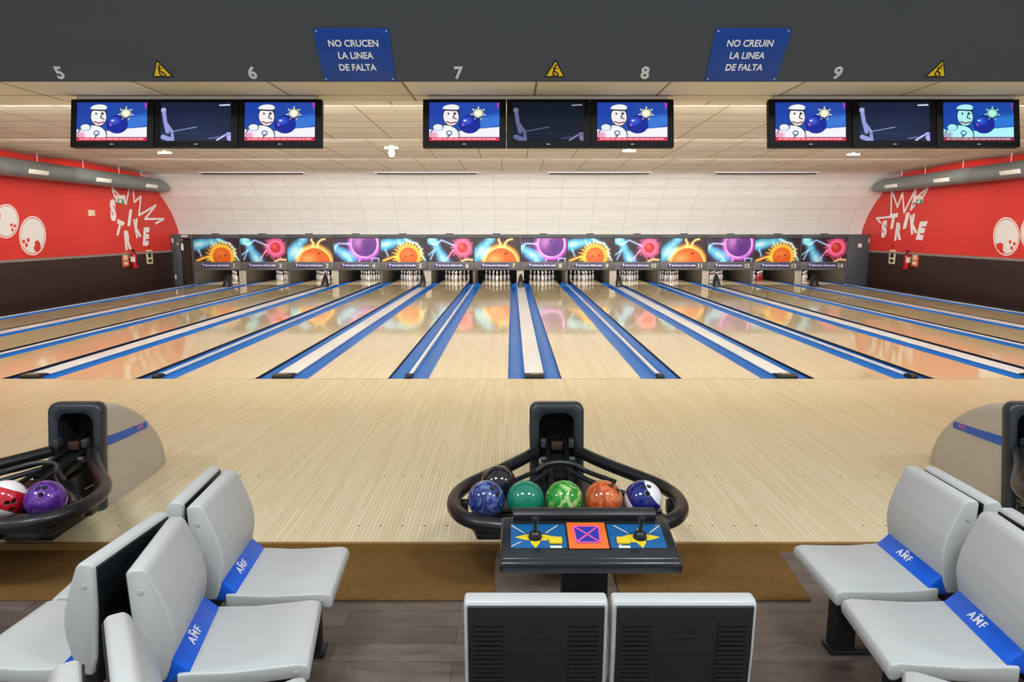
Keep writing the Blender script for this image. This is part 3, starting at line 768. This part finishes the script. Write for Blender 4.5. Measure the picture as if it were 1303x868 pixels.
# ------------------------------------------------------------------ wall paintings
def quad_map(q, me, side, bb, thick=.006):
    xs = [v.co.x for v in me.vertices]; ys = [v.co.y for v in me.vertices]
    x0, x1, y0, y1 = min(xs), max(xs), min(ys), max(ys)
    TL, TR, BR, BL = [on_x(*p, side*(WALL-.002)) for p in q]
    tmp = me.copy()
    for v in tmp.vertices:
        u, w = (v.co.x-x0)/(x1-x0), (v.co.y-y0)/(y1-y0)
        p = TL*(1-u)*w+TR*u*w+BR*u*(1-w)+BL*(1-u)*(1-w)
        p.x = side*(WALL-.002-(thick if v.co.z > 0 else 0)); v.co = p
    bb.mesh(tmp); bpy.data.meshes.remove(tmp)
def band(bb, pts, side, w, thick=.005):
    P = [on_x(*p, side*(WALL-.002)) for p in pts]
    for k, (a, c) in enumerate(zip(P, P[1:])):
        d = (c-a).normalized(); nrm = Vector((0, -d.z, d.y))*w; thick += .0012
        a2, c2 = a-d*w*.8, c+d*w*.8
        q = [a2+nrm, c2+nrm, c2-nrm, a2-nrm]
        bb.prism([(p.y, p.z) for p in q], side*(WALL-.002), side*(WALL-.002-thick), 'x')
def cl(pts, sc, ox, oy): return [(x/sc+ox, y/sc+oy) for x, y in pts]
L_ = lambda pts: cl(pts, 7.233, 120, 230)
R_ = lambda pts: cl(pts, 5.108, 1080, 170)
letL = {'S': [(140, 168), (190, 172), (205, 372), (152, 372)], 'T': [(216, 352), (277, 382), (240, 512), (182, 494)], 'R': [(272, 462), (326, 448), (342, 630), (288, 642)], 'I': [(325, 263), (348, 265), (328, 419), (304, 416)], 'K': [(357, 356), (402, 340), (434, 512), (388, 532)], 'E': [(455, 430), (507, 428), (497, 600), (446, 598)]}
letR = {'S': [(216, 572), (252, 556), (244, 668), (212, 684)], 'T': [(270, 524), (322, 516), (304, 614), (254, 622)], 'R': [(311, 580), (346, 572), (340, 688), (297, 698)], 'I': [(375, 516), (397, 512), (372, 616), (351, 621)], 'K': [(397, 531), (436, 520), (447, 642), (407, 660)], 'E': [(464, 573), (514, 569), (478, 692), (436, 690)]}
for side, let, T_, nm in ((-1, letL, L_, 'left'), (1, letR, R_, 'right')):
    t = thing('wall_lettering', 'white slanted STRIKE lettering with jagged burst on the %s red wall' % nm, 'wall painting')
    for ch, q in let.items():
        me = text_me(ch, 1., .01, .065 if ch != 'I' else .03); bb = MB(); quad_map(T_(q), me, side, bb); bb.build('letter', 'white', t, angle=0)
    lines = ([[(188, 150), (158, 58), (224, 134)], [(272, 192), (291, 214), (320, 72)], [(355, 72), (368, 196), (428, 145), (410, 318), (565, 226), (465, 352), (636, 352), (566, 393)]] if side < 0 else
             [[(208, 580), (182, 551), (275, 541), (279, 365), (318, 477), (350, 386), (361, 513), (440, 352)], [(440, 365), (403, 494), (430, 466)], [(442, 415), (522, 342), (480, 416)]])
    bb = MB()
    for ln in lines: band(bb, T_(ln), side, .034)
    bb.build('burst_outline', 'white', t, angle=0)
def ball_paint(cx, cy, rx, ry, side, holes, hl, lab):
    t = thing('wall_ball', lab, 'wall painting', group='painted bowling balls')
    def ring(f0, f1, name, m, lift):
        n = 40; bb = MB(); vs = []
        P = lambda f, i: on_x(cx+rx*f*math.cos(2*PI*i/n), cy+ry*f*math.sin(2*PI*i/n), side*(WALL-lift))
        if f0 == 0: bb.poly([P(f1, i) for i in range(n)])
        else:
            for i in range(n): bb.poly([P(f0, i), P(f1, i), P(f1, i+1), P(f0, i+1)])
        b2 = bb.bm; bmesh.ops.remove_doubles(b2, verts=b2.verts, dist=1e-4)
        r_ = bmesh.ops.extrude_face_region(b2, geom=b2.faces[:])
        for v in [g for g in r_['geom'] if isinstance(g, bmesh.types.BMVert)]: v.co.x -= side*.004
        bmesh.ops.recalc_face_normals(b2, faces=b2.faces)
        return bb.build(name, m, t, angle=0)
    ring(.93, 1.0, 'outline', 'white', .002); ring(0, .885, 'disc', 'white', .002)
    for hx, hy, hr in holes:
        bb = MB(); n = 14
        p = [on_x(cx+rx*(hx+hr*math.cos(2*PI*i/n)), cy+ry*(hy+hr*math.sin(2*PI*i/n)), side*(WALL-.006)) for i in range(n)]
        bb.prism([(q.y, q.z) for q in p], side*(WALL-.005), side*(WALL-.009), 'x'); bb.build('finger_hole', 'red', t, angle=0)
    bb = MB(); p = [on_x(cx+rx*x, cy+ry*y, side*(WALL-.006)) for x, y in hl]; bb.prism([(q.y, q.z) for q in p], side*(WALL-.005), side*(WALL-.009), 'x'); bb.build('reflection_patch', 'red', t, angle=0)
hl1 = [(.15, .3), (.42, .22), (.58, .4), (.62, .66), (.4, .82), (.18, .78), (.08, .6), (.2, .46)]
ball_paint(41.3, 300, 17, 25, -1, [(-.66, .3, .11), (-.32, .22, .11), (-.46, .48, .11)], hl1, 'painted white bowling ball on the left red wall, the lower one')
ball_paint(7.5, 281.5, 16.5, 21.8, -1, [(.42, .22, .1), (.68, .28, .1), (.5, .5, .1)], [(-.85, -.5), (-.5, -.62), (-.4, -.3), (-.55, .05), (-.8, .1)], 'painted white bowling ball on the left red wall, the upper one cut by the edge')
ball_paint(1280.7, 301, 16.8, 24.5, 1, [(.28, .28, .1), (.6, .38, .1), (.4, .6, .1)], [(-.8, .42), (-.45, .3), (-.22, .42), (-.28, .7), (-.12, .86), (-.45, .84), (-.72, .64)], 'painted white bowling ball on the right red wall, whole')
ball_paint(1316, 297, 17.5, 24, 1, [(.2, .2, .1), (.5, .3, .1)], [(-.6, .42), (-.3, .3), (-.22, .6), (-.5, .7)], 'painted white bowling ball on the right red wall, cut by the edge')

# ------------------------------------------------------------------ wall fittings
for s, nm, px, py in ((-1, 'left', 153.5, 255), (1, 'right', 1168, 255.5)):
    p = on_x(px, py, s*(WALL-.16))
    t = thing('exit_sign', 'small white and green exit sign sticking out from the %s wall' % nm, 'sign', p, 0, 'exit signs')
    bb = MB(); bb.box(-.15, .15, -.03, .03, -.06, .16, .006); bb.build('body', 'offwhite', t)
    bb = MB(); bb.box(-.08, .12, -.035, -.0305, -.10, .04, .002); g = bb.build('running_figure_panel', 'exit_green', t)
    bb = MB(); bb.box(.0, .03, -.038, -.0352, -.09, .02); bb.box(-.05, .0, -.038, -.0352, -.05, -.02); bb.build('pictogram', 'white', g, angle=0)
    bb = MB(); xa, xb = sorted((s*.12, s*.16)); bb.box(xa, xb, -.02, .02, -.0, .1); bb.build('bracket', 'bolt', t)
for s, nm, ex, sa, sb in ((-1, 'left', (171, 330), (160, 330), (190.5, 327)), (1, 'right', (1153.5, 331), (1164, 330), (1135, 327))):
    p = on_x(*ex, s*(WALL-.12))
    t = thing('fire_extinguisher', 'red fire extinguisher hung on the brown %s wall' % nm, 'fire extinguisher', (p.x, p.y, p.z-.3), 0, 'fire extinguishers')
    bb = MB(); bb.lathe([(0, 0), (.085, 0), (.095, .02), (.095, .42), (.075, .49), (.03, .53), (.03, .56), (0, .56)], 20); bb.build('cylinder', 'ext_red', t)
    bb = MB(); bb.box(-.03, .03, -.03, .03, .55, .62, .006); bb.box(-.02, .02, -.12, .02, .6, .63, .004); bb.build('valve', 'black_plastic', t)
    bb = MB(); bb.tube([(-s*.02, -.02, .58), (-s*.1, -.07, .5), (-s*.13, -.06, .3), (-s*.11, -.05, .12)], .014, 8, sub=2); bb.build('hose', 'black_plastic', t)
    bb = MB(); bb.box(-.07, .07, -.0975, -.09, .22, .38); bb.build('label_plate', 'offwhite', t)
    bb = MB(); xa, xb = sorted((s*.09, s*.12)); bb.box(xa, xb, -.05, .05, .35, .42); bb.build('bracket', 'bolt', t)
    for q, (pp_, m, what) in enumerate(((sa, 'sign_red', 'red'), (sb, 'sign_cream', 'cream'))):
        p = on_x(*pp_, s*(WALL-.012))
        t = thing('safety_sign', '%s safety sign beside the fire extinguisher on the %s wall' % (what, nm), 'sign', p, 0, 'safety signs')
        xa, xb = sorted((0, s*.01)); bb = MB(); bb.box(xa, xb, -.2, .2, -.24, .24, .002); bb.build('plate', m, t)
        xa, xb = sorted((-s*.003, -s*.0002)); bb = MB(); bb.box(xa, xb, -.11, .11, -.02, .16); bb.box(xa, xb, -.11, .11, -.18, -.08); bb.build('pictogram', 'sign_cream' if q == 0 else 'black', t, angle=0)
        if q == 1:
            bb = MB(); bb.box(xa, xb if s > 0 else xb, -.05, .05, .3, .42); bb2 = bb.build('alarm_button', 'ext_red', t)
p = on_x(116.5, 271, -(WALL-.03))
t = thing('wall_sensor', 'small cream box on the left red wall', 'sensor', p)
bb = MB(); bb.box(-.03, .03, -.13, .13, -.09, .09, .008); bb.build('housing', 'sign_cream', t)
bb = MB(); bb.cyl((.028, 0, 0), (.036, 0, 0), .04, 12); bb.build('lens', 'offwhite', t)

# ------------------------------------------------------------------ ball returns
def arch(w, z0, z1, r, n=8):
    """inverted U outline in (x,z), from bottom left over the top to bottom right"""
    pts = [(-w, z0)]
    for i in range(n+1):
        a = PI-(PI/2)*i/n; pts.append((-w+r+r*math.cos(a), z1-r+r*math.sin(a)))
    for i in range(n+1):
        a = PI/2-(PI/2)*i/n; pts.append((w-r+r*math.cos(a), z1-r+r*math.sin(a)))
    pts.append((w, z0))
    return pts
def make_return():
    t = thing('ball_return', '', 'ball return', (0, 0, 0))
    # stone grey bonnet
    secs = []
    for y, w, h in ((-4.39, .185, .755), (-4.30, .188, .755), (-4.18, .189, .735), (-4.05, .188, .69), (-3.90, .184, .62), (-3.76, .178, .53), (-3.63, .17, .42), (-3.53, .158, .31), (-3.46, .145, .20), (-3.425, .13, .11), (-3.41, .12, .03)):
        secs.append([(x, max(y, -4.41+.11*(z/.77)), z) for x, z in arch(w, .002, h, min(.075, h*.45, w*.7))] if y > -4.35 else [(x, -4.41+.11*(z/.77), z) for x, z in arch(w, .002, h, .075)])
    BW = [(q[0][1], q[-1][0]) for q in secs]
    bb = MB(); bb.loft(secs, caps=False, closed=False); bb.build('bonnet', 'bonnet', t, angle=40)
    # blue stripes on both flanks
    for s in (-1, 1):
        def wid(y):
            for (ya, wa), (yb, wb) in zip(BW, BW[1:]):
                if ya <= y <= yb: return wa+(wb-wa)*(y-ya)/(yb-ya)
            return .185
        bb = MB(); q = []
        for k in range(13):
            f_ = k/12; y = -4.335+.58*f_; zt = .515-.047*f_; zb = .445-.03*f_; w0 = wid(y)
            q.append([(s*(w0+.004), y, zt), (s*(w0+.004), y, zb), (s*(w0-.004), y, zb), (s*(w0-.004), y, zt)])
        bb.loft(q)
        st = bb.build('stripe', 'stripe', t, angle=0)
        bb = MB(); bb.mesh(text_me('AMF', .05, .0006), Matrix.Translation((s*.1872, -3.87, .452)) @ Matrix.Rotation(s*R(2), 4, 'Z') @ Matrix.Rotation(s*PI/2, 4, 'Z') @ Matrix.Rotation(PI/2, 4, 'X')); bb.build('stripe_lettering', 'con_pink', st, angle=0)
    # charcoal collar with arched mouth, leaning back
    lean = lambda z: -4.475+.11*(z/.77)
    outer = arch(.197, .0, .775, .06); inner = arch(.128, .0, .70, .075)
    def lay(pts, dy): return [(x, lean(z)+dy, z) for x, z in pts]
    bb = MB()
    outer2 = arch(.188, .0, .765, .06); inner2 = arch(.136, .0, .692, .07)
    bb.loft([lay(arch(.19, .0, .768, .06), .085), lay(outer, .07), lay(outer, .02), lay(arch(.19, 0, .768, .058), 0.003), lay(arch(.178, 0, .756, .055), -.004), lay(arch(.145, 0, .717, .075), -.002), lay(inner, .012), lay(inner, .14)], closed=False, caps=False)
    bb.build('collar', 'collar', t, angle=45)
    # dark mouth and its machinery
    bb = MB(); secs = [[(x, y, z) for x, z in arch(.127, .30, .69, .075)] for y in (-4.33, -4.15)]
    bb.loft(secs, closed=False, caps=False); bb.poly([(x, -4.15, z) for x, z in arch(.127, .3, .699, .075)]); bb.build('mouth_lining', 'black_matte', t)
    bb = MB(); bb.prism([(-4.72, .33), (-4.72, .36), (-4.02, .47), (-4.02, .40)], -.1, .1, 'x', .004)
    bb.build('mouth_floor', 'machine', t)
    for s in (-1, 1):
        bb = MB(); bb.tube([(s*.06, -4.95, .37), (s*.065, -4.7, .385), (s*.07, -4.35, .44), (s*.06, -4.1, .5)], .016, 10, sub=1); bb.build('guide_rail', 'machine', t)
        bb = MB(); bb.box(s*.1-.018, s*.1+.018, -4.46, -4.40, .47, .53, .006); bb.build('lever', 'machine2', t); bb = MB(); bb.cyl((s*.1-.02, -4.5, .40), (s*.1+.02, -4.5, .40), .022, 12); bb.build('roller', 'machine2', t)
    bb = MB(); bb.box(-.04, .04, -4.42, -4.38, .44, .5, .006); bb.build('exit_flap', 'brown', t)
    # padded ring
    half = [(.16, -4.46, .44), (.30, -4.68, .435), (.50, -4.93, .43), (.62, -5.08, .425), (.675, -5.25, .42), (.66, -5.45, .42), (.56, -5.60, .42), (.40, -5.66, .42), (.2, -5.68, .42), (0, -5.685, .42)]
    path = half+[(-x, y, z) for x, y, z in half[-2::-1]]
    bb = MB(); bb.tube(path, .042, 16, sub=2)
    for s in (-1, 1): bb.sphere((s*.16, -4.46, .44), .042, n=16)
    bb.build('padded_ring', 'blackpad', t, angle=60)
    # ball tracks
    for s in (-1, 1):
        bb = MB(); bb.tube([(s*.05, -4.70, .40), (s*.2, -4.92, .385), (s*.42, -5.1, .372), (s*.5, -5.22, .365)], .017, 10, sub=2)
        bb.build('ball_track', 'black_gloss', t, angle=60)
    for y in (-5.345, -5.495):
        bb = MB(); bb.tube([(-.56, y, .372), (-.4, y, .372), (.4, y, .372), (.56, y, .372)], .014, 10); bb.build('ball_track', 'black_gloss', t, angle=60)
    for s in (-1, 1):
        bb = MB(); bb.tube([(s*.08, -4.62, .42), (s*.13, -4.80, .435), (s*.33, -5.02, .43)], .016, 10, sub=2); bb.build('guide_rail', 'machine', t, angle=60)
    bb = MB(); bb.tube([(-.17, -4.86, .445), (-.08, -4.72, .455), (.08, -4.72, .455), (.17, -4.86, .445)], .013, 10, sub=2); bb.build('guide_rail', 'machine2', t, angle=60)
    # tray, cross arms and pedestal
    bb = MB(); bb.prism([(-.60, -5.30), (-.52, -5.58), (.52, -5.58), (.60, -5.30), (.42, -5.02), (.16, -4.72), (-.16, -4.72), (-.42, -5.02)], .30, .335, 'z', .01)
    for s in (-1, 1):
        for y in (-5.345, -5.495): bb.box(s*.5-.02, s*.5+.02, y-.012, y+.012, .33, .364)
        bb.box(s*.62-.012, s*.62+.03, -5.30, -5.22, .32, .40, .006)
        bb.box(s*.3-.02, s*.3+.02, -5.66, -5.55, .31, .40, .006)
    bb.build('tray', 'black_plastic', t)
    bb = MB(); bb.box(-.11, .11, -4.95, -4.50, .001, .31, .01); bb.box(-.16, .16, -4.96, -4.50, .001, .05, .008); bb.build('pedestal', 'black_plastic', t)
    return t
BR = make_return()
BR['label'] = 'black ball return with padded ring in the middle, behind the joystick console'; BR['group'] = 'ball returns'
BR.location = (0.012, 0, 0)
dup(BR, (-PITCHX, 0, 0), 0, 'ball return at the left edge holding red striped and purple balls')
dup(BR, (PITCHX, 0, 0), 0, 'ball return at the right edge, its grey bonnet facing the lanes')

# ------------------------------------------------------------------ bowling balls
def ball(x, y, z, m, lab, aim, r=.108):
    """aim: direction in which the finger holes look"""
    b_ = bmesh.new(); bmesh.ops.create_icosphere(b_, subdivisions=6, radius=r)
    d = Vector(aim).normalized(); u = d.cross(Vector((0, 0, 1))).normalized(); w = u.cross(d)
    hs = [(d+u*.16+w*.14).normalized(), (d-u*.16+w*.14).normalized(), (d-w*.3).normalized()]
    for f in b_.faces: f.smooth = True
    hit = set()
    for v in b_.verts:
        nv = v.co.normalized()
        for h in hs:
            if nv.dot(h) > math.cos(.115): hit.add(v.index); v.co = nv*(r-.03); break
    b_.verts.index_update()
    for f in b_.faces:
        if any(v.index in hit for v in f.verts): f.material_index = 1
    me = bpy.data.meshes.new('bowling_ball'); b_.to_mesh(me); b_.free()
    me.materials.append(M[m]); me.materials.append(M['hole'])
    o = bpy.data.objects.new('bowling_ball', me); COL.objects.link(o); o.location = (x, y, z)
    return tag(o, lab, 'bowling ball', 'bowling balls on the racks')
ZB, YB = .478, -5.42
ball(-.461, YB, ZB, 'b_blue', 'dark blue marbled bowling ball on the middle rack', (.55, -.5, .75))
ball(-.236, YB, ZB, 'b_teal', 'plain teal green bowling ball on the middle rack', (.2, .6, .5))
ball(-.012, YB, ZB, 'b_green', 'bright green marbled bowling ball on the middle rack', (.1, .8, .3))
ball(.216, YB, ZB, 'b_orange', 'orange marbled bowling ball on the middle rack', (.5, -.25, .8))
ball(.444, YB, ZB, 'b_navy', 'navy and white striped bowling ball on the middle rack', (.05, -.55, .8))
ball(-.395, -5.19, .485, 'b_black', 'plain black bowling ball behind the blue one on the middle rack', (-.1, -.3, 1))
ball(-PITCHX+.475, YB, ZB, 'b_purple', 'purple marbled bowling ball on the left rack', (.25, -.6, .75))
ball(-PITCHX+.245, YB, ZB, 'b_red', 'red and white striped bowling ball on the left rack', (.75, -.65, -.05))

# ------------------------------------------------------------------ joystick console
def make_console():
    t = thing('scoring_console', 'black control console with two joysticks on a pedestal', 'console', (0.007, -6.43, FLOOR2))
    TOP = Matrix.Translation((0, -.15, .752)) @ Matrix.Rotation(R(10.5), 4, 'X')     # local frame of the sloping top, origin at its near edge
    bb = MB(); bb.box(-.368, .368, 0, .30, -.05, 0, .014, X=TOP, seg=3); bb.box(-.372, .372, -.022, .03, -.062, -.006, .016, X=TOP, seg=3)
    bb.build('top', 'black_gloss', t)
    bb = MB(); bb.prism([(.262, .0), (.262, .03), (.285, .042), (.318, .036), (.318, -.03)], -.315, .315, 'x', .006, X=TOP); bb.build('back_lip', 'black_plastic', t)
    bb = MB(); bb.box(-.325, .325, .07, .235, -.002, .0025, .001, X=TOP); bb.build('control_panel', 'con_blue', t)
    pan = MB(); pan.box(-.083, .083, .062, .243, .002, .006, .001, X=TOP); pn = pan.build('middle_panel', 'con_orange', t)
    for s in (-1, 1):
        xa, xb = sorted((s*.083, s*.09)); bb = MB(); bb.box(xa, xb, .062, .243, .0, .007, X=TOP); bb.build('divider', 'black_plastic', pn)
    bb = MB(); bb.prism([(-.044, .095), (.044, .095), (.054, .215), (-.054, .215)], .006, .0072, 'z', X=TOP); bb.build('purple_square', 'con_purple', pn, angle=0)
    bb = MB()
    for a, c in (((-.05, .1), (.05, .21)), ((.05, .1), (-.05, .21)), ((-.05, .1), (.05, .1)), ((.05, .1), (.056, .21)), ((-.05, .1), (-.056, .21)), ((-.056, .213), (.056, .213))):
        d = Vector((c[0]-a[0], c[1]-a[1])).normalized(); nn = Vector((-d.y, d.x))*.0035
        bb.prism([(a[0]+nn.x, a[1]+nn.y), (c[0]+nn.x, c[1]+nn.y), (c[0]-nn.x, c[1]-nn.y), (a[0]-nn.x, a[1]-nn.y)], .0073, .0084, 'z', X=TOP)
    bb.build('pink_cross', 'con_pink', pn, angle=0)
    for s in (-1, 1):
        jx = s*.222; jy = .14
        # yellow splash: four curved arms
        bb = MB()
        for ang, ln in ((90, .06), (0, .085), (180, .085), (270, .075)):
            a = R(ang); d = Vector((math.cos(a), math.sin(a))); nn = Vector((-d.y, d.x))
            pts = [Vector((jx, jy))+nn*.02, Vector((jx, jy))+d*ln*.5+nn*.019, Vector((jx, jy))+d*ln, Vector((jx, jy))+d*ln*.5-nn*.019, Vector((jx, jy))-nn*.02]
            bb.prism([(p.x, p.y) for p in pts], .0026, .0036+.0001*ang/90, 'z', X=TOP)
        bx = jx-s*(-.0) + (.085 if s < 0 else -.075)
        bb.box(min(jx, bx), max(jx, bx), jy-.022 if s < 0 else jy-.034, jy+.006 if s < 0 else jy-.01, .0026, .0042, X=TOP)
        bb.build('yellow_splash', 'con_yellow', t, angle=0)
        bb = MB(); bb.box(bx-.028, bx+.028, jy-.05, jy-.008, .002, .014, .004, X=TOP); bt = bb.build('button', 'con_yellow', t)
        bb = MB(); bb.box(bx-.024, bx+.024, jy-.072, jy-.058, .0026, .0032, X=TOP); bb.build('button_caption', 'offwhite', bt, angle=0)
        bb = MB()
        for (a, c) in (((jx-.1, .225), (jx-.045, .17)), ((jx+.1, .225), (jx+.045, .17)), ((jx-.1, .08), (jx-.06, .11))):
            d = Vector((c[0]-a[0], c[1]-a[1])).normalized(); nn = Vector((-d.y, d.x))*.0018
            bb.prism([(a[0]+nn.x, a[1]+nn.y), (c[0]+nn.x, c[1]+nn.y), (c[0]-nn.x, c[1]-nn.y), (a[0]-nn.x, a[1]-nn.y)], .0026, .0031, 'z', X=TOP)
        bb.build('panel_lines', 'offwhite', t, angle=0)
        bb = MB(); bb.lathe([(0, .036), (.014, .034), (.024, .024), (.027, .012), (.03, .004), (.03, .002)], 20, X=TOP, c=(jx, jy, 0)); js = bb.build('joystick', 'black_plastic', t, angle=60)
        bb = MB(); bb.lathe([(0, .03), (.008, .03), (.009, .06), (.014, .085), (.017, .098), (.014, .106), (0, .108)], 16, X=TOP, c=(jx, jy, 0)); bb.build('stick', 'black_gloss', js, angle=60)
    bb = MB(); bb.box(-.10, .10, .045, .15, .02, .715, .006); bb.build('pedestal', 'black_matte', t)
    bb = MB(); bb.box(-.16, .16, .02, .22, .0, .025, .006); bb.build('base_plate', 'black_plastic', t)
    return t
make_console()

# ------------------------------------------------------------------ seats
SWID = .47
def make_chair():
    t = thing('bowlers_seat', '', 'seat', (0, 0, 0))
    h = SWID/2
    seat = [(-.20, .452), (-.05, .440), (.12, .442), (.19, .444), (.224, .435), (.234, .41), (.228, .375), (.214, .366), (.195, .372), (.18, .385), (-.12, .375), (-.24, .385), (-.24, .452)]
    bb = MB(); bb.prism(seat, -h, h, 'y', .013, seg=3); bb.build('seat', 'seat', t, angle=40)
    back = [(-.262, .475), (-.25, .52), (-.238, .58), (-.236, .63), (-.246, .69), (-.268, .76), (-.306, .858), (-.322, .876), (-.366, .876), (-.38, .862), (-.374, .70), (-.352, .50), (-.33, .43), (-.28, .43)]
    bb = MB(); bb.prism(back, -h, h, 'y', .013, seg=3); bb.build('backrest', 'seat', t, angle=40)
    # blue strip in the crease
    bb = MB(); bb.prism([(-.196, .4535), (-.265, .522), (-.30, .50), (-.30, .42), (-.2, .42)], -h+.012, h-.012, 'y', .003); st = bb.build('strip', 'seat_blue', t, angle=30)
    e = Vector((-.069, 0, .0685)).normalized(); nrm = Vector((.0685, 0, .069)).normalized()
    for q, dy, sz in (('A', .045, .055), ('M', .0, .05), ('F', -.042, .055)):
        pass
    X = Matrix(((0, e.x, nrm.x, -.2305), (1, 0, 0, 0), (0, e.z, nrm.z, .4878), (0, 0, 0, 1)))
    bb = MB(); bb.mesh(text_me('AMF', .05, .0006, .0004, sp=1.2), X @ Matrix.Translation((-.03, -.006, .0006)))
    for k in (-1, 0, 1): bb.prism([(k*.009-.034-.0045, .0165), (k*.009-.034, .029-abs(k)*.004), (k*.009-.034+.0045, .0165)], .0, .0012, 'z', X=X)
    bb.build('strip_lettering', 'white', st, angle=0)
    # black ribbed panel set into the rear of the back
    def rx(z): return -.380+ (.862-z)*.037 if z > .70 else -.372+(.70-z)*.10
    pan = [(rx(.86)-.002, .86), (rx(.86)-.006, .857), (rx(.70)-.006, .70), (rx(.50)-.006, .50), (rx(.45)-.004, .45), (rx(.45)+.01, .45), (rx(.70)+.01, .70), (rx(.86)+.01, .86)]
    bb = MB(); bb.prism(pan, -h+.012, h-.012, 'y', .002); bp = bb.build('back_panel', 'seat_back', t, angle=30)
    for s in (-1, 1):
        bb = MB(); ya, yb = sorted((s*(h-.03), s*(h-.125))); bb.box(rx(.8)-.0066, rx(.8)-.004, ya, yb, .49, .49+.002)
        for k in range(19):
            z = .80-.0175*k
            bb.box(rx(z)-.0095, rx(z)-.003, ya, yb, z-.005, z+.004)
        bb.build('ribbed_field', 'seat_back', bp, angle=0)
    Xb = Matrix.Translation((rx(.785)-.0062, 0, .785)) @ Matrix(((0, 0, -1, 0), (-1, 0, 0, 0), (0, 1, 0, 0), (0, 0, 0, 1)))
    bb = MB(); bb.mesh(text_me('AMF', .045, .001, .0), Xb); bb.box(rx(.755)-.0075, rx(.755)-.003, -.06, .06, .752, .757); bb.build('embossed_emblem', 'black_gloss', bp, angle=0)
    for s in (-1, 1):
        bb = MB(); bb.cyl((-.335, s*(h-.002), .79), (-.335, s*(h+.003), .79), .009, 12); bb.build('bolt', 'bolt', t); bb = MB(); bb.cyl((.18, s*(h-.002), .41), (.18, s*(h+.003), .41), .007, 12); bb.build('bolt', 'bolt', t)
    # corner bracket, beam and leg
    bb = MB(); bb.box(-.335, -.28, -h+.02, h-.02, .37, .46, .008); bb.box(-.30, .17, -.05, .05, .335, .386, .006); bb.build('bracket', 'black_plastic', t)
    bb = MB(); bb.box(.02, .12, -.05, .05, .02, .345, .008); bb.build('leg', 'black_matte', t)
    bb = MB(); bb.box(-.12, .14, -.055, .055, .0, .024, .006); bb.build('foot', 'black_plastic', t)
    return t
G = 'grey seats around the console'
CH = make_chair(); CH['group'] = G
seats = [(-1.375, -6.08, 4, 'grey seat with blue strip, farthest in the left row facing the console'),
         (-1.35, -6.615, 10, 'grey seat with blue strip, second in the left row facing the console'),
         (-1.145, -7.19, 33, 'grey seat back cut by the bottom edge, turned, nearest in the left group'),
         (-2.165, -6.085, 184, 'grey seat back to back with the farthest seat of the left row'),
         (-2.18, -6.60, 175, 'grey seat facing the left edge, its black ribbed back showing'),
         (1.392, -6.045, 180, 'grey seat with blue strip, farthest in the right row facing the console'),
         (1.37, -6.59, 175, 'grey seat with blue strip, second in the right row facing the console'),
         (1.24, -7.15, 150, 'grey seat whose front corner just enters at the bottom right'),
         (2.17, -6.055, 0, 'grey seat back to back with the farthest seat of the right row'),
         (2.17, -6.60, -3, 'grey seat back to back with the second seat of the right row'),
         (-.235, -6.735, 90, 'front seat seen from behind at the bottom centre, left of the pair'),
         (.25, -6.735, 90, 'front seat seen from behind at the bottom centre, right of the pair'),
         (-1.72, -7.81, 213, 'grey seat at the bottom left edge behind the turned seat')]
for i, (x, y, a, lab) in enumerate(seats):
    o = CH if i == 0 else copy_tree(CH)
    o.location = (x, y, FLOOR2); o.rotation_euler = (0, 0, R(a)); o['label'] = lab

# ------------------------------------------------------------------ coir mats
def floor_mat(pts, lab):
    bb = MB(); bb.prism(pts, FLOOR2+.0005, FLOOR2+.012, 'z', .003); tag(bb.build('door_mat', 'mat', angle=30), lab, 'mat', 'brown mats along the step')
floor_mat([(-3.75, -5.6), (-.41, -5.6), (-.43, EDGE-.035), (-3.9, EDGE-.035)], 'long brown coir mat along the step, left of the console')
floor_mat([(.30, -5.6), (1.375, -5.6), (1.415, EDGE-.035), (.31, EDGE-.035)], 'brown coir mat along the step, right of the console')

# ------------------------------------------------------------------ light
W = bpy.data.worlds.new('World'); SC.world = W; W.use_nodes = True
W.node_tree.nodes['Background'].inputs['Color'].default_value = (.92, .96, 1.0, 1); W.node_tree.nodes['Background'].inputs['Strength'].default_value = .66
def area(name, loc, rot, sx, sy, power, c=(1, .98, .935)):
    l = bpy.data.lights.new(name, 'AREA'); l.shape = 'RECTANGLE'; l.size = sx; l.size_y = sy; l.energy = power; l.color = c
    o = bpy.data.objects.new(name, l); COL.objects.link(o); o.location = loc; o.rotation_euler = rot
    return o
# fluorescent strips hidden behind each ceiling step, looking towards the pins
for ya, pw in ((-1.70, 520), (1.99, 470), (5.98, 460), (10.03, 430)):
    area('cove_lamp', (0, ya, 3.7 if ya < 0 else CEIL-.035), (R(90 + (0 if ya < 0 else 6)), 0, 0), 23.5, .5 if ya < 0 else .07, pw)
# fluorescent tubes behind the masking units over the pin decks
area('pit_lamp', (0, MY+.3, 1.36), (R(30), 0, 0), 24, .12, 420, (1, .97, .93))
# ceiling lights of the seating area, above and behind the camera
for x in (-6, -2, 2, 6):
    area('seating_lamp', (x, -8.6, 5.2), (R(12), 0, 0), 1.2, .6, 130, (.95, .98, 1))

# ------------------------------------------------------------------ camera
cam = bpy.data.cameras.new('Camera'); co = bpy.data.objects.new('Camera', cam); COL.objects.link(co)
cam.sensor_width = 36; cam.lens = F_PX/1303*36; cam.clip_start = .05; cam.clip_end = 200
co.location = CAM; co.rotation_euler = (PI/2-PITCH, 0, 0)
SC.camera = co
vs = SC.view_settings
vs.view_transform = 'Standard'; vs.look = 'None'; vs.gamma = 1; vs.exposure = 0; vs.use_curve_mapping = False
SC.cycles.max_bounces = 8
